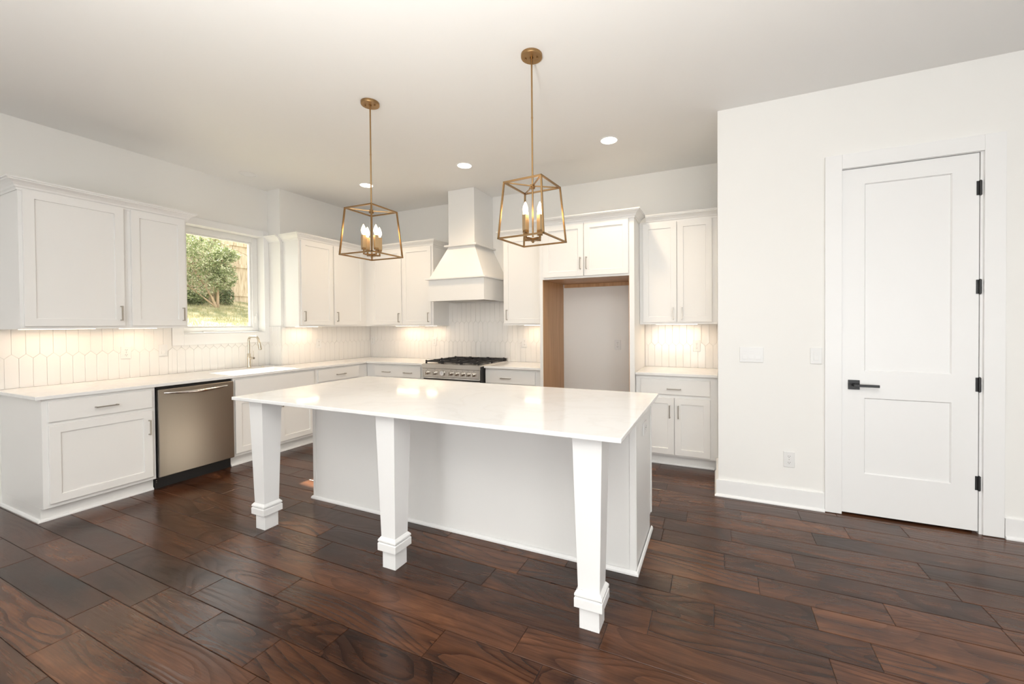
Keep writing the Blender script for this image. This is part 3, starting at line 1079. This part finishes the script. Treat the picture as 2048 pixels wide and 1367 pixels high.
# --- dishwasher
t = thing('dishwasher', 'stainless steel dishwasher between the white base cabinets on the left', 'dishwasher', (XF, 1.8565, 0), R90)
w = 0.600
MB().box(0.006, w - 0.006, 0.006, 0.58, 0.10, 0.882).build('body', M['black'], t)
MB().box(0.004, w - 0.004, -0.034, 0.0055, 0.108, 0.862).build('front_panel', M['steel'], t, bevel=0.004, seg=3)
MB().box(0.0, w, 0.04, 0.055, 0.0, 0.0995).box(0.0, 0.004, -0.004, 0.05, 0.1, 0.882).build('toe_panel', M['rubber'], t)
pts, rs = [], []
for k in range(25):
    u = k / 24
    pts.append((0.045 + u * 0.50, -0.034 - 0.045 * math.sin(pi * min(1, max(0, (u * 1.0)))) ** 0.45, 0.830 - 0.012 * sin(pi * u)))
    rs.append(0.0065 + 0.007 * sin(pi * u) ** 0.6 + (0.0015 if 10 <= k <= 14 else 0))
MB().tube(pts, rs, 12).build('handle', M['chrome'], t, smooth=True)
for xx in (0.012, w - 0.012):
    for zz in (0.07, 0.055):
        MB().lathe([(0.003, 0), (0.003, 0.002)], c=(xx, 0.04, zz), axis='-y', seg=8).build('screw', M['chrome'], t)

# --- range
t = thing('range', 'stainless steel gas range with black grates under the hood', 'range', ((RGX0 + RGX1) / 2, 4.03, 0))
hw = (RGX1 - RGX0) / 2 - 0.0015
rd = YB - 4.03 - 0.010
MB().box(-hw + 0.002, hw - 0.002, 0.03, rd - 0.001, 0.10, 0.905).build('body', M['black'], t)
MB().box(-hw + 0.05, hw - 0.05, 0.10, rd - 0.02, 0.0, 0.0995).build('base', M['rubber'], t)
MB().box(-hw, hw, 0.0, 0.029, 0.869, 0.921).box(-hw, hw, 0.029, rd, 0.9055, 0.925).box(-hw, hw, rd - 0.03, rd, 0.9252, 0.962).build('cooktop', M['steelb'], t, bevel=0.003)
MB().box(-hw + 0.004, hw - 0.004, 0.008, 0.029, 0.765, 0.868).build('control_panel', M['steelb'], t, bevel=0.002)
MB().box(-hw + 0.004, hw - 0.004, -0.004, 0.029, 0.748, 0.7645).build('trim_strip', M['chrome'], t, bevel=0.002)
MB().box(-hw + 0.006, hw - 0.006, 0.000, 0.029, 0.20, 0.735).build('oven_door', M['steelb'], t, bevel=0.004)
MB().box(-hw + 0.006, hw - 0.006, 0.004, 0.029, 0.105, 0.195).build('drawer', M['steelb'], t, bevel=0.003)
MB().tube([(-hw + 0.05, -0.0005, 0.69), (-hw + 0.05, -0.05, 0.69), (hw - 0.05, -0.05, 0.69), (hw - 0.05, -0.0005, 0.69)], 0.011, 12).build('handle', M['chrome'], t)
def knob_at(fx):
    x = -hw + fx * 2 * hw
    z = 0.816
    m = MB()
    m.lathe([(0.025, 0.0), (0.025, 0.006), (0.021, 0.010), (0.019, 0.030), (0.0165, 0.033)], c=(x, 0.0078, z), axis='-y', seg=20)
    m.box(x - 0.006, x + 0.006, -0.043, -0.024, z - 0.024, z + 0.024)
    m.build('knob', M['chrome'], t, bevel=0.0015)
    MB().lathe([(0.004, 0), (0.004, 0.001)], c=(x, 0.0078, 0.852), axis='-y', seg=8).build('burner_mark', M['slot'], t)
for fx in (0.095, 0.235, 0.515, 0.615, 0.715, 0.812, 0.905):
    knob_at(fx)
x = -hw + 0.365 * 2 * hw
g_ = MB().lathe([(0.036, 0.0), (0.036, 0.010), (0.033, 0.014), (0.029, 0.014), (0.029, 0.010)], c=(x, 0.0078, 0.816), axis='-y', seg=28).build('gauge', M['chrome'], t, smooth=True)
MB().lathe([(0.0288, 0.0105), (0.0288, 0.0118)], c=(x, 0.0078, 0.816), axis='-y', seg=28).build('dial', M['dial'], g_)
m = MB()
for k in range(10):
    an = radians(225 - 270 * k / 9)
    cx_, cz_ = x + cos(an) * 0.023, 0.816 + sin(an) * 0.023
    m.box(cx_ - 0.001, cx_ + 0.001, -0.0050, -0.0041, cz_ - 0.0025, cz_ + 0.0025)
m.box(x - 0.001, x + 0.001, -0.0052, -0.0041, 0.804, 0.834)
m.build('needle', M['slot'], g_)
# grates in three sections, burners below
sec = [(-hw + 0.03, -hw / 3 - 0.004), (-hw / 3 + 0.004, hw / 3 - 0.004), (hw / 3 + 0.004, hw - 0.03)]
for a, b in sec:
    m = MB()
    gz0, gz1 = 0.944, 0.960
    ga, gb = 0.045, rd - 0.055
    bw = 0.006
    for yy in (ga, (ga + gb) / 2, gb):
        m.box(a, b, yy - bw, yy + bw, gz0, gz1)
    for xx in (a + bw, b - bw):
        m.box(xx - bw, xx + bw, ga, gb, gz0, gz1)
    for yc in ((3 * ga + gb) / 4, (ga + 3 * gb) / 4):
        xc = (a + b) / 2
        m.box(a, xc - 0.028, yc - 0.004, yc + 0.004, gz0 + 0.004, gz1 + 0.004)
        m.box(xc + 0.028, b, yc - 0.004, yc + 0.004, gz0 + 0.004, gz1 + 0.004)
        q2 = (gb - ga) / 4
        m.box(xc - 0.004, xc + 0.004, yc - q2, yc - 0.028, gz0 + 0.004, gz1 + 0.004)
        m.box(xc - 0.004, xc + 0.004, yc + 0.028, yc + q2, gz0 + 0.004, gz1 + 0.004)
    for xx in (a + bw, b - bw):
        for yy in (ga, (ga + gb) / 2, gb):
            m.box(xx - bw * 1.3, xx + bw * 1.3, yy - bw * 1.3, yy + bw * 1.3, 0.9254, gz1 + 0.008)
    m.build('grate', M['iron'], t)
    for yc in ((3 * ga + gb) / 4, (ga + 3 * gb) / 4):
        MB().lathe([(0.05, 0.9253), (0.048, 0.932), (0.034, 0.934), (0.034, 0.942), (0.03, 0.944)], c=((a + b) / 2, yc, 0), seg=24).build('burner', M['iron'], t)

# --- hood
t = thing('range_hood', 'white tapered wooden range hood with chimney reaching the ceiling', 'range hood', (-2.923, YB - 0.001, 0))
bx, by = 0.405, -(YB - 4.165)
cx0, cx1, cy_ = -3.117 + 2.923, -2.730 + 2.923, -(YB - 4.30)
MB().box(cx0, cx1, cy_, 0, 2.41, ZC - 0.001).build('chimney', M['cab'], t, bevel=0.002)
MB().frustum((-bx + 0.004, bx - 0.004, by + 0.004, 0), 1.985, (cx0, cx1, cy_, 0), 2.388).build('canopy', M['cab'], t)
MB().box(cx0 - 0.045, cx1 + 0.045, cy_ - 0.04, 0, 2.388, 2.41).build('upper_ledge', M['cab'], t, bevel=0.004)
MB().box(-bx - 0.035, bx + 0.035, by - 0.032, 0, 1.965, 1.985).build('lower_ledge', M['cab'], t, bevel=0.004)
m = MB()
m.box(-bx, bx, by, by + 0.02, 1.70, 1.965).box(-bx, -bx + 0.02, by + 0.02, 0, 1.70, 1.965).box(bx - 0.02, bx, by + 0.02, 0, 1.70, 1.965)
m.build('skirt', M['cab'], t, bevel=0.001, seg=1)
MB().box(-bx + 0.021, bx - 0.021, by + 0.021, -0.01, 1.71, 1.74).build('vent_insert', M['steel'], t)
MB().box(-bx + 0.12, bx - 0.12, by + 0.10, -0.12, 1.703, 1.7098).build('filter', M['nickel'], t)

# ------------------------------------------------------------------ island
IX0, IX1, IY0, IY1, IZ = -3.055, -0.366, 1.703, 2.905, 0.916
JX0, JX1, JY0, JY1 = -3.000, -0.410, 2.275, 2.872
t = thing('kitchen_island', 'large white kitchen island base with three tapered legs', 'kitchen island', (0, 0, 0))
ITB = IZ - 0.0225
m = MB()
m.box(JX0 + 0.003, JX1 - 0.003, JY0 + 0.003, JY1, 0.105, ITB)
m.box(JX0 + 0.003, JX1 - 0.003, JY0 + 0.003, JY1 - 0.06, 0.0, 0.105)
m.build('body', M['cab'], t)
# corner stiles and end panel stile
for (a, b) in ((JX0, JX0 + 0.034), (JX1 - 0.034, JX1)):
    MB().box(a, b, JY0 - 0.002, JY0 + 0.0028, 0.021, ITB - 0.001).build('corner_trim', M['cab'], t, bevel=0.001, seg=1)
MB().box(JX1 - 0.0028, JX1 + 0.003, JY0 + 0.006, JY0 + 0.036, 0.024, ITB - 0.001).build('end_panel_trim', M['cab'], t, bevel=0.001, seg=1)
MB().box(JX1 - 0.0028, JX1 + 0.003, JY1 - 0.02, JY1 + 0.001, 0.106, ITB - 0.001).build('end_panel_trim', M['cab'], t, bevel=0.001, seg=1)
MB().sweep([(JX1 + 0.002, JY1 - 0.035), (JX1 + 0.002, JY0 - 0.001), (JX0 - 0.002, JY0 - 0.001), (JX0 - 0.002, JY1 - 0.06)],
           [(-o, z) for o, z in [(0, 0.0), (0.013, 0.0), (0.013, 0.010), (0.008, 0.020), (0, 0.023)]][::1]).build('shoe_moulding', M['trim'], t)
for k in range(4):      # cabinet fronts on the working side
    wq = (JX1 - JX0 - 0.05) / 4
    xa = JX0 + 0.025 + k * wq
    d_ = MB().panel(xa + 0.004, xa + wq - 0.004, 0.13, 0.86, -DT, -0.0005, [(xa + 0.062, xa + wq - 0.062, 0.19, 0.80)], rec=0.009)
    d_.v = [(x_, JY1 - y_, z_) for x_, y_, z_ in d_.v]
    d_.build('door', M['cab'], t)
def leg(xc):
    yc = 1.823
    def sq(h):
        return (xc - h, xc + h, yc - h, yc + h)
    m = MB()
    def fr(h0, z0, h1, z1):
        m.frustum(sq(h0), z0, sq(h1), z1)
    fr(0.047, 0.0, 0.047, 0.1045)
    fr(0.0665, 0.105, 0.0665, 0.146)
    fr(0.0665, 0.1462, 0.062, 0.151)
    fr(0.058, 0.1512, 0.058, 0.156)
    fr(0.0655, 0.1562, 0.0655, 0.166)
    fr(0.0655, 0.1662, 0.054, 0.181)
    fr(0.0515, 0.1812, 0.0695, ITB - 0.0006)
    return m.build('leg', M['trim'], t, bevel=0.0012, seg=2)
for xc in (-2.879, -1.723, -0.5325):
    leg(xc)
o = MB().box(IX0, IX1, IY0, IY1, IZ - 0.0222, IZ).build('island_countertop', M['quartz'], bevel=0.004, seg=3)
tag(o, 'large glossy white quartz countertop on the kitchen island', 'countertop')

# ------------------------------------------------------------------ electrical plates
def outlet(label, loc, rz, name='outlet', group=None, rx=0.0):
    t = thing(name, label, 'outlet', loc, rz)
    if rx:
        t.rotation_euler = (0, rx, rz)
    MB().box(-0.037, 0.037, -0.0068, 0, -0.0595, 0.0595).build('cover_plate', M['plate'], t, bevel=0.003)
    for z in (-0.0235, 0.0235):
        n = 12
        poly = []
        for k in range(n):
            an = 2 * pi * k / n
            poly.append((max(-0.0145, min(0.0145, 0.0185 * cos(an))), 0.0155 * sin(an)))
        m = MB()
        m.prism(poly, 0.0069, 0.0082)
        m.v = [(x_, -z_, y_ + z) for x_, y_, z_ in m.v]
        r_ = m.build('receptacle', M['plate'], t)
        s_ = MB().box(-0.0072, -0.0048, -0.0088, -0.0083, z - 0.001, z + 0.0065).box(0.0048, 0.0072, -0.0088, -0.0083, z - 0.001, z + 0.0065)
        s_.box(-0.002, 0.002, -0.0088, -0.0083, z - 0.0095, z - 0.0055)
        s_.build('slot', M['slot'], r_)
    MB().lathe([(0.003, 0), (0.003, 0.0015)], c=(0, -0.0068, 0), axis='-y', seg=10).build('screw', M['nickel'], t)
    return t
TH = 0.0082
outlet('white outlet on the door wall low between corner and door', (0.507, RY, 0.356), 0)
outlet('white outlet on the window wall above the counter, left of a switch', (XL + TH, 1.963, 1.158), R90)
outlet('white outlet on the side wall under the two-door cabinet right of the window', (XB + TH, 3.845, 1.163), R90)
outlet('white outlet in the back left corner on lit tile', (-4.882, YB - TH, 1.165), 0)
outlet('white outlet on tile just left of the range', (-3.703, YB - TH, 1.165), 0)
outlet('white outlet on tile right of the range', (-2.268, YB - TH, 1.162), 0)
outlet('white outlet on bare wall inside the refrigerator bay', (-1.059, YB, 1.153), 0)
outlet('white outlet on tile beside the right wall', (-0.193, YB - TH, 1.151), 0)
ou = outlet('white outlet set sideways on the right end of the island', (JX1 - 0.003, 2.600, 0.748), R90)
ou.rotation_euler = (0, pi / 2, pi / 2)

def switch(label, loc, rz, n):
    t = thing('light_switch', label, 'light switch', loc, rz)
    w_ = 0.046 * (n - 1) + 0.074
    MB().box(-w_ / 2, w_ / 2, -0.0068, 0, -0.0595, 0.0595).build('cover_plate', M['plate'], t, bevel=0.003)
    for k in range(n):
        x_ = (k - (n - 1) / 2) * 0.046
        MB().box(x_ - 0.0165, x_ + 0.0165, -0.0078, -0.0069, -0.0335, 0.0335).build('rocker_frame', M['plate'], t)
        m = MB().prism([(-0.0325, -0.0079), (0.0325, -0.0079), (0.0325, -0.0092), (0.0, -0.0086), (-0.0325, -0.0115)], x_ - 0.015, x_ + 0.015)
        m.v = [(c__, b__, a__) for a__, b__, c__ in m.v]
        m.build('rocker', M['plate'], t)
        for z_ in (-0.048, 0.048):
            MB().lathe([(0.0025, 0), (0.0025, 0.0012)], c=(x_, -0.0068, z_), axis='-y', seg=8).build('screw', M['plate'], t)
    return t
switch('white switch plate with three rockers near the wall corner', (0.254, RY, 1.149), 0, 3)
switch('white single-rocker switch plate beside the door casing', (0.679, RY, 1.150), 0, 1)
switch('white single-rocker switch plate on tile left of the window', (XL + TH, 2.248, 1.162), R90, 1)

# ------------------------------------------------------------------ lights: under-cabinet bars
def bar_light(label, x0, x1, y0, y1, e):
    t = thing('under_cabinet_light', label, 'under-cabinet light', ((x0 + x1) / 2, (y0 + y1) / 2, ZU0 + 0.0115))
    a, b = (x1 - x0) / 2, (y1 - y0) / 2
    MB().box(-a, a, -b, b, -0.012, 0).build('housing', M['plate'], t)
    MB().box(-a + 0.003, a - 0.003, -b + 0.003, b - 0.003, -0.0145, -0.0122).build('diffuser', M['led'], t)
    o = lamp('bar_lamp', 'AREA', ((x0 + x1) / 2, (y0 + y1) / 2, ZU0 - 0.006), (0, 0, 0), e, (1.0, 0.71, 0.46), shape='RECTANGLE', size=x1 - x0, size_y=y1 - y0)
    return t
LE = 0.85
bar_light('LED bar under the large wall cabinet at the left edge', XL + 0.15, XL + 0.19, 1.27, 1.70, LE)
bar_light('LED bar under the wall cabinet left of the window', XL + 0.15, XL + 0.19, 1.86, 2.13, LE * .7)
bar_light('LED bar under the wall cabinet just right of the window', XB + 0.13, XB + 0.17, 3.42, 3.72, LE * .8)
bar_light('LED bar under the back wall cabinet near the corner', -4.28, -3.88, YB - 0.17, YB - 0.13, LE)
bar_light('LED bar under the back wall cabinet near the hood', -3.74, -3.56, YB - 0.17, YB - 0.13, LE * .5)
bar_light('LED bar under the cabinet right of the hood', -2.20, -1.90, YB - 0.17, YB - 0.13, LE * .8)
bar_light('LED bar under the cabinet beside the right wall', -0.60, -0.18, YB - 0.17, YB - 0.13, LE)

# ------------------------------------------------------------------ recessed downlights
def downlight(label, x, y, lit=True):
    t = thing('recessed_downlight', label, 'ceiling light', (x, y, ZC - 0.0003))
    m = MB()
    seg = 32
    prof = [(0.072, -0.0008), (0.088, -0.0008), (0.088, -0.003), (0.074, -0.006)]
    vs = [(r * cos(2 * pi * j / seg), r * sin(2 * pi * j / seg), z) for r, z in prof for j in range(seg)]
    n = len(prof)
    fs = [(i * seg + j, i * seg + (j + 1) % seg, ((i + 1) % n) * seg + (j + 1) % seg, ((i + 1) % n) * seg + j) for i in range(n) for j in range(seg)]
    m.add(vs, fs).build('trim_ring', M['trim'], t, smooth=True)
    MB().lathe([(0.0718, -0.004), (0.0718, -0.0008)], seg=32).build('lens', M['down'] if lit else M['trim'], t)
    if lit:
        lamp('downlight_lamp', 'SPOT', (x, y, ZC - 0.02), (0, 0, 0), 50, (1.0, 0.76, 0.50), spot_size=radians(140), spot_blend=0.9, shadow_soft_size=0.07)
    return t
downlight('lit round recessed ceiling light behind the left pendant rod', -3.876, 3.698)
downlight('lit round recessed ceiling light above the range hood', -2.455, 3.683)
downlight('lit round recessed ceiling light in front of the refrigerator bay', -0.905, 3.744)
downlight('unlit round recessed ceiling light near the window wall', -4.787, 2.876, False)

# ------------------------------------------------------------------ pendants
def pendant(loc, rz, label):
    t = thing('pendant_lantern', label, 'pendant light', loc, rz, 'brass lantern pendants over the island')
    MB().lathe([(0.066, -0.020), (0.0675, -0.017), (0.0675, -0.0005)], seg=36).build('canopy', M['brass'], t, smooth=True)
    for k in range(2):
        MB().lathe([(0.005, -0.0275), (0.0055, -0.0225), (0.0035, -0.0202)], c=(0.035 * (1 if k else -1), 0.012 * (1 if k else -1), 0), seg=10).build('canopy_screw', M['brass'], t, smooth=True)
    zt, zb = 2.283 - ZC, 1.934 - ZC
    r = MB()
    r.tube([(0, 0, -0.0203), (0, 0, zb + 0.02)], 0.0055, 12)
    r.tube([(0, 0, -0.40), (0, 0, -0.392)], 0.0066, 12)
    r.tube([(0, 0, -0.028), (0, 0, -0.0203)], 0.010, 12)
    r.build('rod', M['brass'], t, smooth=True)
    a, b = 0.1305, 0.158      # half widths top / bottom
    q = 0.0048
    m = MB()
    T4 = [(-a, -a, zt), (a, -a, zt), (a, a, zt), (-a, a, zt)]
    B4 = [(-b, -b, zb), (b, -b, zb), (b, b, zb), (-b, b, zb)]
    for k in range(4):
        for S in (T4, B4):
            p0, p1 = Vector(S[k]), Vector(S[(k + 1) % 4])
            d = (p1 - p0).normalized() * q
            m.tube([p0 - d, p1 + d], q, square=True)
        m.tube([T4[k], B4[k]], q, square=True)
        m.tube([T4[k], (0, 0, zt - 0.006)], q * 0.75, square=True)
    m.build('cage', M['brass'], t)
    h = MB().box(-0.011, 0.011, -0.011, 0.011, zt - 0.024, zt + 0.004)
    for an in (0, pi / 2, pi, 3 * pi / 2):
        h.tube([(0.011 * cos(an), 0.011 * sin(an), zt - 0.014), (0.024 * cos(an), 0.024 * sin(an), zt - 0.014)], 0.003, 8)
    h.build('hub', M['brass'], t)
    cr = Matrix.Rotation(radians(-16.4), 4, 'Z')
    m = MB()
    m.box(-0.052, 0.052, -0.011, 0.011, zb + 0.002, zb + 0.012).box(-0.011, 0.011, -0.052, -0.0112, zb + 0.002, zb + 0.012).box(-0.011, 0.011, 0.0112, 0.052, zb + 0.002, zb + 0.012)
    m.box(-0.026, 0.026, -0.026, 0.026, zb - 0.003, zb + 0.0018)
    m.lathe([(0.006, zb - 0.016), (0.009, zb - 0.010), (0.009, zb - 0.0032)], seg=14)
    m.xform(cr)
    m.build('candle_arms', M['brass'], t)
    for k in range(4):
        an = pi / 2 * k + radians(-16.4)
        cx_, cy__ = 0.064 * cos(an), 0.064 * sin(an)
        R_ = Matrix.Translation((cx_, cy__, 0)) @ Matrix.Rotation(an + radians(45) * 0, 4, 'Z')
        m = MB()
        m.box(-0.013, -0.011 + 0.001, -0.004, 0.004, zb + 0.002, zb + 0.012)
        m.box(-0.0048, 0.0048, -0.0048, 0.0048, zb + 0.004, zb + 0.040)
        m.box(-0.0125, 0.0125, -0.0125, 0.0125, zb + 0.040, zb + 0.054)
        m.xform(R_).build('candle_cup', M['brass'], t)
        m = MB().box(-0.0145, 0.0145, -0.0145, 0.0145, zb + 0.0542, zb + 0.150).xform(R_)
        s = m.build('candle_sleeve', M['sleeve'], t, bevel=0.001)
        prof = [(0.0085, 0.1502), (0.0095, 0.158), (0.0145, 0.168), (0.0172, 0.178), (0.0168, 0.190), (0.0135, 0.203), (0.0085, 0.216), (0.004, 0.226), (0.0012, 0.231)]
        MB().lathe([(r_, zb + z_) for r_, z_ in prof], c=(cx_, cy__, 0), seg=16).build('bulb', M['bulb'], s, smooth=True)
    return t
p1 = pendant((-2.415, 2.349, ZC - 0.0005), radians(0.8), 'brass lantern pendant over the left half of the island')
p2 = dup(p1, (-1.063, 2.360, ZC - 0.0005), radians(-4.7), 'brass lantern pendant over the right half of the island')

# ------------------------------------------------------------------ garden outside the window
def gz(x, y):
    return 1.02 + (-6.2 - x) * 0.190 + 0.05 * noise.noise(Vector((x * 0.8, y * 0.8, 0))) + 0.02 * noise.noise(Vector((x * 3, y * 3, 1)))
vs, fs = [], []
nx, ny = 60, 90
for i in range(nx + 1):
    for j in range(ny + 1):
        x = -5.43 - 9.5 * i / nx
        y = -1 + 16 * j / ny
        vs.append((x, y, gz(x, y) if x < -5.6 else gz(x, y) - 0.15))
for i in range(nx):
    for j in range(ny):
        a = i * (ny + 1) + j
        fs.append((a, a + 1, a + ny + 2, a + ny + 1))
o = MB().add(vs, fs).build('lawn', M['lawn'], smooth=True)
tag(o, 'sloping lawn of patchy green and tan grass outside the window', 'lawn', kind='stuff')
m = MB()
rn = random.Random(3)
for k in range(16000):
    x = -rn.uniform(5.7, 11.3)
    y = rn.uniform(2.2, 8.2)
    if not (0.30 * -x < y < 0.72 * -x):
        continue
    z = gz(x, y)
    h = rn.uniform(0.03, 0.085)
    an = rn.uniform(0, pi)
    lx, ly = rn.uniform(-.03, .03), rn.uniform(-.03, .03)
    w_ = 0.006
    m.add([(x - w_ * cos(an), y - w_ * sin(an), z - 0.01), (x + w_ * cos(an), y + w_ * sin(an), z - 0.01), (x + lx, y + ly, z + h)], [(0, 1, 2)])
o = m.build('grass', M['blade'])
tag(o, 'short grass blades standing on the lawn outside', 'grass', kind='stuff')

FX = -11.5
fn = thing('wooden_fence', 'weathered vertical board fence at the top of the lawn', 'fence', (FX, 0, 0))
rn = random.Random(5)
m = MB()
y = 2.0
while y < 11.0:
    w_ = 0.138
    zb_ = gz(FX, y) - 0.04 + 0.04
    m.box(-0.02 - rn.uniform(0, .006), 0.0, y, y + w_, zb_ - 0.12, 3.69 + 0.012 * (y - 6) + rn.uniform(-.012, .012))
    y += w_ + rn.uniform(0.002, 0.012)
m.build('boards', M['fence'], fn)
for zr in (2.24, 2.99, 3.55):
    MB().box(0.0005, 0.04, 2.0, 11.0, zr - 0.045, zr + 0.045).build('rail', M['fence'], fn)
for yp in (3.66, 6.10, 8.54):
    MB().box(0.0405, 0.14, yp - 0.05, yp + 0.05, gz(FX + .1, yp) - 0.1, 3.72).build('post', M['post'], fn)

def bush(name, label, cat, base, stems, blobs, nleaf, mat, size, seed, group=None):
    t = thing(name, label, cat, base)
    rn = random.Random(seed)
    m = MB()
    for st in stems:
        m.tube(st[0], st[1], 7)
    m.build('trunk', M['bark'], t, smooth=True)
    m = MB()
    for k in range(nleaf):
        c_, r_ = rn.choice(blobs)
        while True:
            p = Vector((rn.uniform(-1, 1), rn.uniform(-1, 1), rn.uniform(-1, 1)))
            if 0.15 < p.length < 1:
                break
        p = Vector((c_[0] + p.x * r_[0], c_[1] + p.y * r_[1], c_[2] + p.z * r_[2]))
        s_ = size * rn.uniform(0.6, 1.3)
        u = Vector((rn.uniform(-1, 1), rn.uniform(-1, 1), rn.uniform(-1, 1))).normalized()
        v = u.orthogonal().normalized()
        v = (Matrix.Rotation(rn.uniform(0, 2 * pi), 3, u) @ v)
        w_ = u.cross(v)
        m.add([p - u * s_, p + v * s_ * 0.42 - w_ * s_ * .1, p + u * s_, p - v * s_ * 0.42 - w_ * s_ * .1], [(0, 1, 2), (0, 2, 3)])
    f = m.build('foliage', mat, t)
    return t
bz = gz(-10.7, 5.68)
bush('small_tree', 'pale-leaved many-stemmed small tree in front of the fence outside the window', 'tree', (-10.7, 5.68, bz - 0.03),
     [([(0, 0, 0), (0.02, -0.10, 0.25), (0.05, -0.28, 0.55), (0.1, -0.5, 0.9)], [0.034, 0.026, 0.018, 0.008]),
      ([(0, 0.02, 0), (0, 0.03, 0.35), (0.05, 0.0, 0.75), (0.1, 0.1, 1.2)], [0.036, 0.028, 0.020, 0.009]),
      ([(0.0, -0.02, 0.05), (0, -0.5, 0.45), (0.05, -0.9, 0.7)], [0.02, 0.016, 0.01]),
      ([(0.0, 0.05, 0.7), (0.1, 0.3, 1.45), (0.1, 0.62, 1.35), (0.1, 0.85, 1.0)], [0.012, 0.010, 0.008, 0.004])],
     [((0, -0.3, 1.25), (0.4, 0.62, 0.52)), ((0.05, 0.12, 0.75), (0.25, 0.3, 0.3)), ((0, -0.5, 0.55), (0.3, 0.6, 0.35)), ((0, -0.85, 0.95), (0.4, 0.6, 0.6)), ((0, 0.02, 0.95), (0.3, 0.38, 0.36)), ((0.1, -0.6, 1.45), (0.3, 0.55, 0.3)),
      ((0, 0.22, 1.3), (0.25, 0.3, 0.18)), ((0, -1.4, 0.9), (0.5, 0.5, 0.7))], 13000, M['leaf'], 0.027, 11)
bush('shrub', 'low dark green shrub at the foot of the fence left of the tree trunk', 'shrub', (-11.05, 5.2, gz(-11.05, 5.2) - 0.02),
     [([(0, 0, 0), (0, 0.05, 0.25)], [0.02, 0.01])], [((0, -0.1, 0.18), (0.25, 0.42, 0.2)), ((0, 0.25, 0.14), (0.2, 0.2, 0.16))], 900, M['darkleaf'], 0.045, 4)
bush('shrub', 'small dark green shrub at the foot of the fence right of the tree trunk', 'shrub', (-11.1, 6.08, gz(-11.1, 6.08) - 0.02),
     [([(0, 0, 0), (0, 0.05, 0.25)], [0.02, 0.01])], [((0, 0.02, 0.22), (0.2, 0.16, 0.24))], 420, M['darkleaf'], 0.04, 6)

# ------------------------------------------------------------------ groups of like things
GROUPS = {'outlet': 'white duplex outlets', 'light_switch': 'white rocker switch plates', 'recessed_downlight': 'recessed ceiling lights',
          'under_cabinet_light': 'LED bars under the wall cabinets', 'wall_cabinet': 'white wall cabinets', 'base_cabinet': 'white base cabinets',
          'crown_moulding': 'white crown mouldings on the cabinets', 'tile_backsplash': 'white picket tile backsplashes', 'shrub': 'dark shrubs along the fence'}
for o in bpy.data.objects:
    g = GROUPS.get(o.name.split('.')[0])
    if g and not o.parent and 'label' in o:
        o['group'] = g
